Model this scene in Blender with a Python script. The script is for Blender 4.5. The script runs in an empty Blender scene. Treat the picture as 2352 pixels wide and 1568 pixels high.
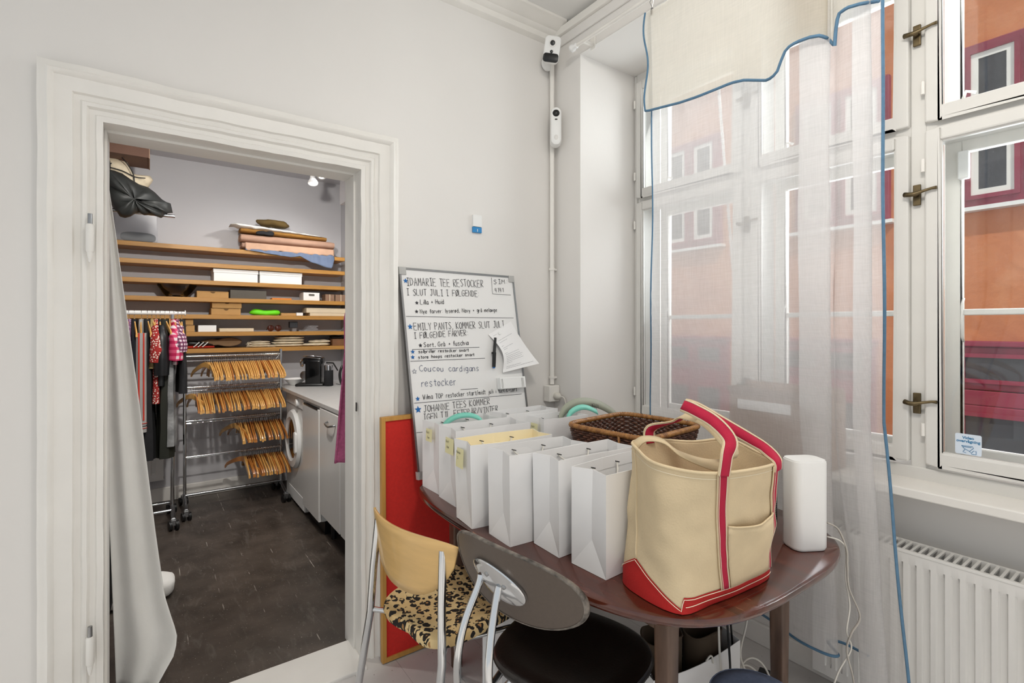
import bpy, bmesh, math, random
from mathutils import Vector, Matrix, noise
random.seed(7)
PI = math.pi
SC = bpy.context.scene
COL = SC.collection

# ------------------------------------------------------------------ camera
W, H = 2352, 1568
FPX, CX, HY, EYE = 1163.0, 1176.0, 749.0, 1.4
YAW = math.radians(35.6)                      # room's depth axis (+Y) lies 35.6 deg left of the view axis
FX, FY = math.sin(YAW), math.cos(YAW)         # forward
RX, RY = math.cos(YAW), -math.sin(YAW)        # right
cd = bpy.data.cameras.new('camera'); cam = bpy.data.objects.new('camera', cd); COL.objects.link(cam)
cam.location = (0, 0, EYE); cam.rotation_euler = (PI/2, 0, -YAW)
cd.sensor_width = 36; cd.lens = FPX / W * 36; cd.shift_y = -(H/2 - HY) / W; cd.clip_start = 0.02; cd.clip_end = 100
SC.camera = cam
# ------------------------------------------------------------------ world and exposure
SC.view_settings.view_transform = 'Standard'; SC.view_settings.look = 'None'
SC.view_settings.gamma = 1; SC.view_settings.use_curve_mapping = False
SC.view_settings.exposure = 0.02
wd = bpy.data.worlds.new('sky'); SC.world = wd; wd.use_nodes = True
bg = wd.node_tree.nodes['Background']; bg.inputs[0].default_value = (0.93, 0.97, 1.0, 1); bg.inputs[1].default_value = .74
# ------------------------------------------------------------------ large lights
def area(name, loc, aim, sx, sy, power, col=(1, 1, 1)):
    l = bpy.data.lights.new(name, 'AREA'); l.shape = 'RECTANGLE'; l.size = sx; l.size_y = sy; l.energy = power; l.color = col
    o = bpy.data.objects.new(name, l); COL.objects.link(o); o.location = loc
    o.rotation_euler = (Vector(aim) - Vector(loc)).to_track_quat('-Z', 'Y').to_euler(); return o
def spot(name, loc, aim, power, ang=100, r=0.04, col=(1, .93, .82)):
    l = bpy.data.lights.new(name, 'SPOT'); l.energy = power; l.spot_size = math.radians(ang); l.spot_blend = .6; l.shadow_soft_size = r; l.color = col
    o = bpy.data.objects.new(name, l); COL.objects.link(o); o.location = loc
    o.rotation_euler = (Vector(aim) - Vector(loc)).to_track_quat('-Z', 'Y').to_euler(); return o
area('daylight_window', (2.75, .9, 2.3), (0.3, 1.4, .9), 2.0, 1.6, 88, (.93, .97, 1))
area('ceiling_lamp_light', (.55, .15, 2.9), (2.2, .5, .6), .45, .45, 26, (1, .95, .88))
spot('store_spot', (1.05, 4.0, 2.5), (.5, 4.6, .6), 30, 150, .04, (1, .97, .93))
spot('store_spot', (.40, 2.45, 2.3), (.40, 4.7, 1.1), 85, 110, .04, (1, .96, .9))  # unseen spot set low and forward as fill between the shelves
spot('store_spot', (.1, 2.75, 2.6), (.4, 4.0, 0), 32, 140, .04, (1, .95, .88))
area('store_fill', (.5, 3.4, 2.7), (.5, 3.6, 0), 1.0, .6, 5, (.97, .98, 1))  # added soft fill for the store room, not one of its lamps

sl = bpy.data.lights.new('sun', 'SUN'); sl.energy = 2.6; sl.angle = .01; sl.color = (1, .95, .86)
so_ = bpy.data.objects.new('sun', sl); COL.objects.link(so_); so_.rotation_euler = Vector((.36, .56, -.75)).to_track_quat('-Z', 'Y').to_euler()

# ------------------------------------------------------------------ helpers
def ray(px, py):
    t = (px - CX) / FPX
    return FX + t*RX, FY + t*RY, (HY - py) / FPX
def pt(px, py, x=None, y=None, z=None, s=None):          # where a line of sight meets a real plane of the room
    dx, dy, dz = ray(px, py)
    if x is not None: s = x/dx
    elif y is not None: s = y/dy
    elif z is not None: s = (z-EYE)/dz
    return Vector((dx*s, dy*s, EYE + dz*s))
ORG = {}
def tag(o, label=None, cat=None, group=None, kind=None):
    if label: o['label'] = label
    if cat: o['category'] = cat
    if group: o['group'] = group
    if kind: o['kind'] = kind
    return o
def thing(name, loc, label, cat, group=None):
    o = bpy.data.objects.new(name, None); COL.objects.link(o); o.location = loc; o.empty_display_size = .05
    ORG[o] = Vector(loc); return tag(o, label, cat, group)
class MB:
    def __init__(s): s.v = []; s.f = []; s.m = []; s.mi = 0
    def add(s, vs, fs):
        b = len(s.v); s.v += [Vector(a) for a in vs]
        for f in fs: s.f.append([i+b for i in f]); s.m.append(s.mi)
        return s
    def box(s, a, b, rz=0, M=None):
        x0, y0, z0 = a; x1, y1, z1 = b
        vs = [Vector(p) for p in ((x0,y0,z0),(x1,y0,z0),(x1,y1,z0),(x0,y1,z0),(x0,y0,z1),(x1,y0,z1),(x1,y1,z1),(x0,y1,z1))]
        if rz:
            c = Vector(((x0+x1)/2, (y0+y1)/2, 0)); R = Matrix.Rotation(rz, 3, 'Z'); vs = [R @ (v-c) + c for v in vs]
        if M: vs = [M @ v for v in vs]
        return s.add(vs, [(3,2,1,0),(4,5,6,7),(0,1,5,4),(1,2,6,5),(2,3,7,6),(3,0,4,7)])
    def loft(s, rings, closed=True, cap=True, loop=False):
        n = len(rings[0]); vs = [p for r in rings for p in r]; fs = []
        m = len(rings)
        for i in range(m if loop else m-1):
            i2 = (i+1) % m
            for j in range(n if closed else n-1):
                k = (j+1) % n; fs.append((i*n+j, i*n+k, i2*n+k, i2*n+j))
        if cap and closed and not loop: fs.append(tuple(range(n-1, -1, -1))); fs.append(tuple((m-1)*n+j for j in range(n)))
        return s.add(vs, fs)
    def tube(s, pts, r, n=8, loop=False, flat=None):
        pts = [Vector(p) for p in pts]; m = len(pts); rings = []
        rr = r if isinstance(r, (list, tuple)) else [r]*m
        up = None
        for i, p in enumerate(pts):
            if loop: d = pts[(i+1) % m] - pts[i-1]
            else: d = pts[min(i+1, m-1)] - pts[max(i-1, 0)]
            d = d.normalized() if d.length > 1e-9 else Vector((0,0,1))
            if up is None: up = Vector((0,0,1)) if abs(d.z) < .9 else Vector((1,0,0))
            a = d.cross(up).normalized() if d.cross(up).length > 1e-6 else d.orthogonal().normalized()
            b = a.cross(d).normalized(); up = b
            rings.append([p + (a*math.cos(2*PI*k/n) + b*math.sin(2*PI*k/n)*(flat or 1))*rr[i] for k in range(n)])
        return s.loft(rings, True, True, loop)
    def cyl(s, p0, p1, r0, r1=None, n=16): return s.tube([p0, p1], [r0, r0 if r1 is None else r1], n)
    def lathe(s, prof, c, n=24, ax=None):                  # prof: (r, z)
        c = Vector(c); M = Matrix.Identity(3) if ax is None else Vector((0,0,1)).rotation_difference(Vector(ax)).to_matrix()
        return s.loft([[c + M @ Vector((r*math.cos(2*PI*k/n), r*math.sin(2*PI*k/n), z)) for k in range(n)] for r, z in prof])
    def ell(s, c, r, n=14, amp=0, seed=0, flatz=None, M=None, fr=9, pw=2):
        c = Vector(c); rings = []
        for i in range(n+1):
            th = PI*i/n; ring = []
            for k in range(2*n):
                ph = 2*PI*k/(2*n); st, ct = math.sin(th), math.cos(th)
                u = Vector((st*math.cos(ph), st*math.sin(ph), ct))
                if pw != 2:
                    q = (abs(u.x)**pw + abs(u.y)**pw + abs(u.z)**pw)**(1/pw); u = u/q
                v = Vector((u.x*r[0], u.y*r[1], u.z*r[2]))
                if M: v = M @ v
                p = c + v
                if amp: p += v.normalized()*amp*noise.noise(p*fr + Vector((seed*3.1, seed, seed*1.7))) if v.length else v
                if flatz is not None and p.z < flatz: p.z = flatz
                ring.append(p)
            rings.append(ring)
        return s.loft(rings, True, False)
    def grid(s, rows):
        return s.loft(rows, False, False)
    def build(s, name, mat, parent=None, smooth=False, bevel=0, solid=0, sub=0, loc=None):
        if parent is not None: o0 = ORG[parent]
        elif loc is not None: o0 = Vector(loc)
        else:
            xs = [v.x for v in s.v]; ys = [v.y for v in s.v]; zs = [v.z for v in s.v]
            o0 = Vector(((min(xs)+max(xs))/2, (min(ys)+max(ys))/2, min(zs)))
        me = bpy.data.meshes.new(name); me.from_pydata([v-o0 for v in s.v], [], s.f)
        mats = mat if isinstance(mat, (list, tuple)) else [mat]
        for q in mats: me.materials.append(q)
        for p, mi in zip(me.polygons, s.m): p.material_index = mi
        bm = bmesh.new(); bm.from_mesh(me)
        bmesh.ops.remove_doubles(bm, verts=bm.verts, dist=1e-6)
        bmesh.ops.recalc_face_normals(bm, faces=bm.faces); bm.to_mesh(me); bm.free()
        if smooth:
            me.polygons.foreach_set('use_smooth', [True]*len(me.polygons))
            if smooth == 'a': me.set_sharp_from_angle(angle=math.radians(38))
        o = bpy.data.objects.new(name, me); COL.objects.link(o); ORG[o] = o0
        if parent is not None: o.parent = parent
        else: o.location = o0
        if solid:
            q = o.modifiers.new('s', 'SOLIDIFY'); q.thickness = solid; q.offset = 0
        if bevel:
            q = o.modifiers.new('b', 'BEVEL'); q.width = bevel; q.segments = 2; q.limit_method = 'ANGLE'; q.angle_limit = .6
        if sub:
            q = o.modifiers.new('u', 'SUBSURF'); q.levels = sub; q.render_levels = sub
        return o
def B(*a): return MB().box(*a)
def struct(mb, name, mat, **k): return tag(mb.build(name, mat, **k), kind='structure')
def crom(P, n=8, loop=False):
    P = [Vector(p) for p in P]; out = []; m = len(P)
    for i in range(m if loop else m-1):
        if loop: a, b, c, d = P[i-1], P[i], P[(i+1) % m], P[(i+2) % m]
        else: a, b, c, d = P[max(i-1, 0)], P[i], P[i+1], P[min(i+2, m-1)]
        for k in range(n):
            t = k/n
            out.append(.5*((2*b) + (c-a)*t + (2*a-5*b+4*c-d)*t*t + (3*b-a-3*c+d)*t**3))
    if not loop: out.append(P[-1])
    return out
def lerp(a, b, t): return a + (b-a)*t
def interp(tab, x):
    if x <= tab[0][0]: return tab[0][1]
    for (x0, y0), (x1, y1) in zip(tab, tab[1:]):
        if x <= x1: return lerp(y0, y1, (x-x0)/(x1-x0))
    return tab[-1][1]
def dup(root, loc, rz=None, label=None, group=None):
    r = root.copy(); COL.objects.link(r); r.location = loc
    if rz is not None: r.rotation_euler = rz
    if label: r['label'] = label
    if group: r['group'] = group
    for ch in list(root.children):
        c = ch.copy(); COL.objects.link(c); c.parent = r
        for g in list(ch.children):
            d = g.copy(); COL.objects.link(d); d.parent = c
    return r

# ------------------------------------------------------------------ materials
def lin(c):
    if isinstance(c, str):
        c = [int(c[i:i+2], 16)/255 for i in (0, 2, 4)]
        c = [x/12.92 if x <= .04045 else ((x+.055)/1.055)**2.4 for x in c]
    return tuple(c) + (1,)
class NT:
    def __init__(s, name):
        s.mat = bpy.data.materials.new(name); s.mat.use_nodes = True; s.t = s.mat.node_tree; s.n = s.t.nodes
        s.b = s.n['Principled BSDF']; s.out = s.n['Material Output']
        s.tc = s.n.new('ShaderNodeTexCoord'); s.co = s.tc.outputs['Object']
    def new(s, ty, **k):
        q = s.n.new(ty)
        for a, v in k.items(): setattr(q, a, v)
        return q
    def link(s, a, b): s.t.links.new(a, b)
    def mapping(s, scale, co=None, rot=(0,0,0)):
        m = s.new('ShaderNodeMapping'); m.inputs['Scale'].default_value = scale; m.inputs['Rotation'].default_value = rot
        s.link(co or s.co, m.inputs['Vector']); return m.outputs[0]
    def noise(s, sc, det=3, co=None, dist=0):
        q = s.new('ShaderNodeTexNoise'); q.inputs['Scale'].default_value = sc; q.inputs['Detail'].default_value = det; q.inputs['Distortion'].default_value = dist
        s.link(co or s.co, q.inputs['Vector']); return q.outputs['Fac']
    def ramp(s, fac, stops, const=False):
        r = s.new('ShaderNodeValToRGB'); e = r.color_ramp.elements
        if const: r.color_ramp.interpolation = 'CONSTANT'
        while len(e) < len(stops): e.new(.5)
        for q, (p, c) in zip(e, stops): q.position = p; q.color = c if len(c) == 4 else tuple(c)+(1,)
        s.link(fac, r.inputs[0]); return r.outputs[0]
    def mix(s, fac, a, b, mode='MIX'):
        m = s.new('ShaderNodeMix', data_type='RGBA', blend_type=mode)
        for i, v in ((0, fac), (6, a), (7, b)):
            if hasattr(v, 'is_linked') or isinstance(v, bpy.types.NodeSocket): s.link(v, m.inputs[i])
            else: m.inputs[i].default_value = v
        return m.outputs[2]
    def math(s, op, a, b=0):
        m = s.new('ShaderNodeMath', operation=op)
        for i, v in ((0, a), (1, b)):
            if isinstance(v, bpy.types.NodeSocket): s.link(v, m.inputs[i])
            else: m.inputs[i].default_value = v
        return m.outputs[0]
    def bump(s, h, st=.3, d=.01):
        q = s.new('ShaderNodeBump'); q.inputs['Strength'].default_value = st; q.inputs['Distance'].default_value = d
        s.link(h, q.inputs['Height']); s.link(q.outputs[0], s.b.inputs['Normal'])
    def color(s, c):
        if isinstance(c, bpy.types.NodeSocket): s.link(c, s.b.inputs['Base Color'])
        else: s.b.inputs['Base Color'].default_value = c
    def set(s, **k):
        for a, v in k.items(): s.b.inputs[a.replace('_', ' ')].default_value = v
MC = {}
def M(name, c, rough=.6, metal=0, var=.06, ns=12, bump=0, bs=40, stretch=None, coat=0, spec=None, trans=0):
    if name in MC: return MC[name]
    q = NT(name); col = lin(c); k = NT.noise
    co = q.mapping(stretch) if stretch else None
    f = q.noise(ns, 4, co)
    q.color(q.ramp(f, [(.3, tuple(x*(1-var) for x in col[:3])), (.7, tuple(min(1, x*(1+var)) for x in col[:3]))]))
    q.set(Roughness=rough, Metallic=metal)
    if coat: q.b.inputs['Coat Weight'].default_value = coat; q.b.inputs['Coat Roughness'].default_value = .08
    if bump: q.bump(q.noise(bs, 4, co), bump, .004)
    MC[name] = q.mat; return q.mat
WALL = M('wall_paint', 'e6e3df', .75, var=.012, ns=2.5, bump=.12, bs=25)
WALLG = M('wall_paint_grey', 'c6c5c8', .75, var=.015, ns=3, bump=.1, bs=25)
CEIL = M('ceiling_paint', 'e9e8e5', .8, var=.01)
TRIMW = M('gloss_white_trim', 'ebe8e2', .42, var=.02, ns=9, bump=.35, bs=14)
WINW = M('window_paint', 'dedcd7', .45, var=.02, ns=8, bump=.1, bs=30)
WHITE = M('white_plastic', 'eeeeec', .4, var=.005)
WHITEG = M('white_gloss_lacquer', 'e2e0dc', .2, var=.01)
PAPER = M('white_paper', 'efeeed', .6, var=.01, bump=.05, bs=9)
YPAPER = M('cream_paper', 'f0e3c0', .7, var=.01)
STICK = M('sticky_note', 'eae4b4', .7, var=.01)
BLACK = M('black_plastic', '121212', .35, var=.1)
MATTE = M('black_fabric', '17171a', .8, var=.2, ns=20, bump=.2, bs=60)
CHROME = M('chrome', 'd4d6d8', .12, 1, var=.02)
STEEL = M('brushed_steel', '9a9b9c', .3, 1, var=.05)
BRASS = M('aged_brass', '6d6048', .45, 1, var=.25, ns=60)
SHELF = M('oak_shelf', 'b1803c', .45, var=.2, ns=6, stretch=(.6, 12, 12), bump=.05)
HANGW = M('beech_hanger', 'd9a55c', .3, var=.2, ns=5, coat=.5)
HANGD = M('dark_beech_hanger', 'b87638', .3, var=.2, ns=5, coat=.5)
PLY = M('birch_plywood', 'ddb574', .38, var=.08, ns=7, stretch=(1, 1, 6), coat=.4)
KRAFT = M('kraft_card', 'b98f58', .8, var=.05)
CREAM = M('cream_card', 'd7c7ab', .8, var=.04)
CARD = M('cardboard', '9b7c66', .8, var=.05)
DGREY = M('dark_grey_card', '5b564e', .8, var=.05)
RED = M('red_felt', 'cf2a22', .9, var=.06, ns=90, bump=.15, bs=200)
PINE = M('pine_frame', 'c49147', .5, var=.12, ns=5, stretch=(8, 8, 1))
TEAL = M('teal_belt', '7fd0bd', .55, var=.04)
GBELT = M('grey_belt', '9c9f8e', .6, var=.04)
INK = M('marker_ink', '25252b', .6, var=.1)
INKB = M('blue_marker_ink', '1268ae', .6, var=.1)
INKN = M('navy_marker_ink', '37446b', .6, var=.1)
BLUEH = M('blue_binding', '587c98', .8, var=.1, ns=60)
LEATH = M('black_leather', '1a1310', .33, var=.1, bump=.15, bs=160)
BACKG = M('grey_brown_plastic', '5b5047', .42, var=.04, ns=120, bump=.08, bs=300)
EDGE = M('worn_edge', '6b645c', .6, var=.75, ns=45, bump=.5, bs=60)
CANVAS = M('natural_canvas', 'd8c4a0', .9, var=.05, ns=14, bump=.25, bs=220)
REDC = M('red_canvas', 'b81f1c', .85, var=.07, ns=20, bump=.2, bs=220)
CRIM = M('crimson_webbing', 'b3123a', .8, var=.06, ns=20, bump=.2, bs=220)
THREAD = M('thread', 'eadfc6', .8)
PINK = M('pink_terry', 'b05a80', .95, var=.18, ns=70, bump=.9, bs=110)
ROSE = M('rose_cloth', 'b5917c', .9, var=.06, bump=.2)
MUST = M('mustard_cloth', '94692c', .85, var=.08)
OLIVE = M('olive_cloth', '5e4a22', .8, var=.2)
CLOTHW = M('white_cloth', 'f1f0ec', .9, var=.02, bump=.15, bs=60)
BLUEC = M('blue_cloth', '6d7c97', .85, var=.1)
CREAMC = M('cream_cloth', 'd9ccb2', .9, var=.12, ns=30, bump=.6, bs=50)
DENIM = M('denim', '7c8aa8', .9, var=.1, ns=60)
BROWNC = M('brown_canvas', '4b3d2e', .9, var=.12, bump=.2)
CABLE = M('white_cable', 'd8d4cb', .5)
GREYS = M('grey_worktop', 'bdbcba', .35, var=.04, ns=30)
MAR = M('maroon_paint', '8c1e3c', .5, var=.15, ns=4)
DGLASS = M('dark_window_glass', '3e3c40', .15, var=.25, ns=3)
NEON = M('neon_green', '6fe01a', .6)
ORNG = M('orange_card', 'd9812e', .7)

def build_mats():
    q = NT('black_floor_boards'); co = q.co
    sx = q.new('ShaderNodeSeparateXYZ'); q.link(co, sx.inputs[0])
    # boards run along Y, 0.16 m wide
    u = q.math('MULTIPLY', sx.outputs[0], 1/.16); fr = q.math('FRACT', u)
    e = q.math('MINIMUM', fr, q.math('SUBTRACT', 1, fr)); gap = q.math('LESS_THAN', e, .012)
    scr = q.noise(22, 8, q.mapping((1, .25, 1)), 1.5); wear = q.ramp(scr, [(.56, (0,0,0)), (.72, (1,1,1))])
    spk = q.ramp(q.noise(130, 2), [(.70, (0,0,0)), (.73, (1,1,1))])
    gp = q.ramp(q.noise(9, 5), [(.55, (0,0,0)), (.66, (1,1,1))])
    base = q.ramp(q.noise(7, 6), [(.3, lin('37302a')), (.75, lin('5a5048'))])
    c = q.mix(q.math('MULTIPLY', gap, gp), base, lin('a29b92')); c = q.mix(q.math('MULTIPLY', wear, .35), c, lin('77716a'))
    c = q.mix(q.math('MULTIPLY', spk, .7), c, lin('b5b0a8')); q.color(c)
    q.set(Roughness=.42); q.bump(q.math('SUBTRACT', q.noise(30, 5), gap), .2, .004); MC['bfloor'] = q.mat
    q = NT('light_grey_floor'); sx = q.new('ShaderNodeSeparateXYZ'); q.link(q.co, sx.inputs[0])
    u = q.math('MULTIPLY', sx.outputs[0], 1/.17); fr = q.math('FRACT', u); gap = q.math('LESS_THAN', fr, .012)
    c = q.mix(gap, q.ramp(q.noise(5, 6), [(.3, lin('c8c4c1')), (.7, lin('d8d4d1'))]), lin('aaa6a2'))
    c = q.mix(q.ramp(q.noise(60, 3), [(.70, (0,0,0)), (.74, (1,1,1))]), c, lin('8a8078'))
    q.color(c); q.set(Roughness=.5); MC['lfloor'] = q.mat
    q = NT('mahogany_table'); n = q.noise(3, 6, q.mapping((6, 1, 6)), 1)
    c = q.ramp(n, [(.3, lin('3a1a12')), (.7, lin('5c2a1b'))]); c = q.mix(q.ramp(q.noise(70, 3, q.mapping((1, .15, 1))), [(.68, (0,0,0)), (.72, (1,1,1))]), c, lin('8a5a45'))
    q.color(c); q.set(Roughness=.16); q.b.inputs['Coat Weight'].default_value = .6; q.b.inputs['Coat Roughness'].default_value = .1; MC['table'] = q.mat
    q = NT('table_leg_wood'); q.color(q.ramp(q.noise(5, 6, q.mapping((6, 6, 1))), [(.3, lin('4a362a')), (.7, lin('6e5444'))])); q.set(Roughness=.4); MC['tleg'] = q.mat
    q = NT('leopard_print')
    co = q.mapping((1, 1, .4)); nz = q.new('ShaderNodeTexNoise'); nz.inputs['Scale'].default_value = 45; q.link(co, nz.inputs['Vector'])
    mx = q.new('ShaderNodeMix', data_type='RGBA', blend_type='LINEAR_LIGHT'); mx.inputs[0].default_value = .007; q.link(co, mx.inputs[6]); q.link(nz.outputs['Color'], mx.inputs[7])
    v = q.new('ShaderNodeTexVoronoi'); v.inputs['Scale'].default_value = 42; v.inputs['Randomness'].default_value = .75; q.link(mx.outputs[2], v.inputs['Vector'])
    ring = q.ramp(v.outputs['Distance'], [(0, (0,0,0)), (.2, (1,1,1)), (.52, (0,0,0))], True)
    brk = q.ramp(q.noise(48, 1, co), [(0, (0,0,0)), (.42, (1,1,1))], True)
    core = q.ramp(v.outputs['Distance'], [(0, (1,1,1)), (.24, (0,0,0))], True)
    base = q.ramp(q.noise(8, 2), [(.35, lin('c9a873')), (.65, lin('e0c692'))])
    c = q.mix(core, base, lin('a87c4a')); c = q.mix(q.math('MULTIPLY', ring, brk), c, lin('18120e')); q.color(c); q.set(Roughness=.85); MC['leopard'] = q.mat
    q = NT('orange_render_facade'); c = q.ramp(q.noise(1.3, 8, None, .6), [(.3, lin('b4683f')), (.55, lin('c87a4a')), (.8, lin('d89a70'))]); q.color(c); q.set(Roughness=.9); q.bump(q.noise(9, 6), .6, .02); MC['orange'] = q.mat
    # window glass: thin, mostly clear
    q = NT('clear_window_glass'); tr = q.new('ShaderNodeBsdfTransparent'); gl = q.new('ShaderNodeBsdfGlossy'); gl.inputs['Roughness'].default_value = .02
    tr.inputs[0].default_value = (.97, .98, .98, 1)
    fz = q.new('ShaderNodeFresnel'); fz.inputs[0].default_value = 1.45; ms = q.new('ShaderNodeMixShader')
    q.link(q.math('MULTIPLY', fz.outputs[0], .8), ms.inputs[0]); q.link(tr.outputs[0], ms.inputs[1]); q.link(gl.outputs[0], ms.inputs[2]); q.link(ms.outputs[0], q.out.inputs[0]); MC['glass'] = q.mat
    # bowl glass / clear plastic box
    q = NT('smoky_glass'); tr = q.new('ShaderNodeBsdfTransparent'); tr.inputs[0].default_value = (.86, .83, .81, 1); gl = q.new('ShaderNodeBsdfGlossy'); gl.inputs['Roughness'].default_value = .05
    fz = q.new('ShaderNodeFresnel'); fz.inputs[0].default_value = 1.5; ms = q.new('ShaderNodeMixShader')
    q.link(fz.outputs[0], ms.inputs[0]); q.link(tr.outputs[0], ms.inputs[1]); q.link(gl.outputs[0], ms.inputs[2]); q.link(ms.outputs[0], q.out.inputs[0]); MC['sglass'] = q.mat
    q = NT('clear_plastic'); tr = q.new('ShaderNodeBsdfTransparent'); tr.inputs[0].default_value = (.93, .93, .94, 1); df = q.new('ShaderNodeBsdfPrincipled'); df.inputs['Base Color'].default_value = (.8, .82, .85, 1); df.inputs['Roughness'].default_value = .2
    ms = q.new('ShaderNodeMixShader'); ms.inputs[0].default_value = .22; q.link(tr.outputs[0], ms.inputs[1]); q.link(df.outputs[0], ms.inputs[2]); q.link(ms.outputs[0], q.out.inputs[0]); MC['plast'] = q.mat
    # sheer curtain
    def sheer(name, op, col):
        q = NT(name); tr = q.new('ShaderNodeBsdfTransparent'); df = q.new('ShaderNodeBsdfDiffuse'); tl = q.new('ShaderNodeBsdfTranslucent')
        df.inputs[0].default_value = lin(col); tl.inputs[0].default_value = lin(col)
        m1 = q.new('ShaderNodeMixShader'); m1.inputs[0].default_value = .5; q.link(df.outputs[0], m1.inputs[1]); q.link(tl.outputs[0], m1.inputs[2])
        a = q.noise(60, 4, q.mapping((1, 6, .25))); b = q.noise(60, 4, q.mapping((1, .25, 6)))
        w = q.math('ADD', a, b); f = q.new('ShaderNodeMapRange'); f.inputs[1].default_value = .75; f.inputs[2].default_value = 1.25
        f.inputs[3].default_value = op-.045; f.inputs[4].default_value = op+.045; q.link(w, f.inputs[0])
        ms = q.new('ShaderNodeMixShader'); q.link(f.outputs[0], ms.inputs[0]); q.link(tr.outputs[0], ms.inputs[1]); q.link(m1.outputs[0], ms.inputs[2]); q.link(ms.outputs[0], q.out.inputs[0]); MC[name] = q.mat
    sheer('sheer', .60, 'e9e7e6'); sheer('sheer_valance', .8, 'dcd6ca')
    def emis(name, c, st):
        q = NT(name); q.b.inputs['Emission Color'].default_value = lin(c); q.b.inputs['Emission Strength'].default_value = st; q.color(lin(c)); MC[name] = q.mat
    emis('bulb', 'fff6e8', 6); emis('led', 'ff2010', 3); emis('lampdisc', 'fff4e6', 4)
    # wicker
    q = NT('dark_wicker'); q.color(q.ramp(q.noise(60, 4), [(.3, lin('3a2016')), (.7, lin('6e4430'))])); q.set(Roughness=.45); MC['wick'] = q.mat
    q = NT('honey_wicker_rim'); q.color(q.ramp(q.noise(50, 4), [(.3, lin('7a4d26')), (.7, lin('b27e44'))])); q.set(Roughness=.4); MC['rim'] = q.mat
    # garments
    def vor(name, bgc, fc, sc, th):
        q = NT(name); v = q.new('ShaderNodeTexVoronoi'); v.inputs['Scale'].default_value = sc; q.link(q.co, v.inputs['Vector'])
        q.color(q.mix(q.ramp(v.outputs['Distance'], [(0, (1,1,1)), (th, (0,0,0))], True), lin(bgc), lin(fc))); q.set(Roughness=.85); MC[name] = q.mat
    vor('red_floral', '9c2320', 'e8d8cc', 75, .34); vor('purple_print', '7d5576', 'b79fb5', 60, .4)
    def plaid(name, a, b, c, sc):
        q = NT(name); sx = q.new('ShaderNodeSeparateXYZ'); q.link(q.co, sx.inputs[0])
        f1 = q.math('GREATER_THAN', q.math('FRACT', q.math('MULTIPLY', q.math('ADD', sx.outputs[0], sx.outputs[1]), sc)), .5)
        f2 = q.math('GREATER_THAN', q.math('FRACT', q.math('MULTIPLY', sx.outputs[2], sc)), .5)
        q.color(q.mix(f2, q.mix(f1, lin(a), lin(b)), q.mix(f1, lin(b), lin(c)))); q.set(Roughness=.85); MC[name] = q.mat
    plaid('pink_gingham', 'e9d3d6', 'd04a70', 'b3174c', 24); plaid('plum_plaid', 'dcd0d6', '8a4a68', '58304e', 40)
    q = NT('grey_leather_cloth'); q.color(q.ramp(q.noise(9, 5), [(.3, lin('4c4e50')), (.7, lin('a6a7a7'))])); q.set(Roughness=.38); q.bump(q.noise(14, 5), .6, .02); MC['gleather'] = q.mat
build_mats()
GLASS = MC['glass']
GREYK = M('grey_knit', 'a5a29f', .9, bump=.3, bs=200); REDK = M('red_knit', 'c0301f', .9)

# ================================================================== THE SETTING
YA, XB, CH = 2.11, 1.79, 3.0            # wall with the doorway, wall with the window, ceiling
XN, YN, ZN = 2.2, 1.9, 2.79             # window recess: back plane, side, head
DL, DR, DT = -.125, .724, 2.06          # door opening
YT = 2.27                               # far side of the door wall
w = MB()
w.box((-1.9, YA, 0), (DL, YT, CH)); w.box((DR, YA, 0), (2.5, YT, CH)); w.box((DL, YA, DT), (DR, YT, CH))
struct(w, 'wall_left', WALL)
w = MB()
w.box((XB, YN, 0), (2.5, YA, CH)); w.box((XB, -1.6, ZN), (2.5, YN, CH)); w.box((XN, -1.6, 0), (2.5, YN, .86)); w.box((XB, -1.6, 0), (2.5, -.62, ZN))
struct(w, 'wall_right', WALL)
struct(B((-1.9, -1.9, CH), (2.5, YT, CH+.1)), 'ceiling', CEIL)
struct(B((-1.9, -1.9, -.1), (XN+.02, YA, 0)), 'floor', MC['lfloor'])
# store room
YB, XC, CB = 4.93, 1.5, 2.76
struct(B((-1.9, YT-.03, -.1), (2.5, YB+.1, -.001)), 'floor_store', MC['bfloor'])
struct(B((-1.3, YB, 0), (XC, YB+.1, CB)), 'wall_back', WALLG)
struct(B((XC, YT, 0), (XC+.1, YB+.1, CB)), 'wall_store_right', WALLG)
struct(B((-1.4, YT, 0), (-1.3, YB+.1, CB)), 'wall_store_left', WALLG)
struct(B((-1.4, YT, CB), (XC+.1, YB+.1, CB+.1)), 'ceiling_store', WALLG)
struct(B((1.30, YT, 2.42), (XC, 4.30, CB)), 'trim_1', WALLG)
struct(B((DL, 2.02, -.02), (DR, YT-.02, .012)), 'trim_2', TRIMW, bevel=.006)
struct(B((-1.3, YB-.02, 0), (.95, YB, .11)), 'baseboard_back', TRIMW, bevel=.004)

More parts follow.
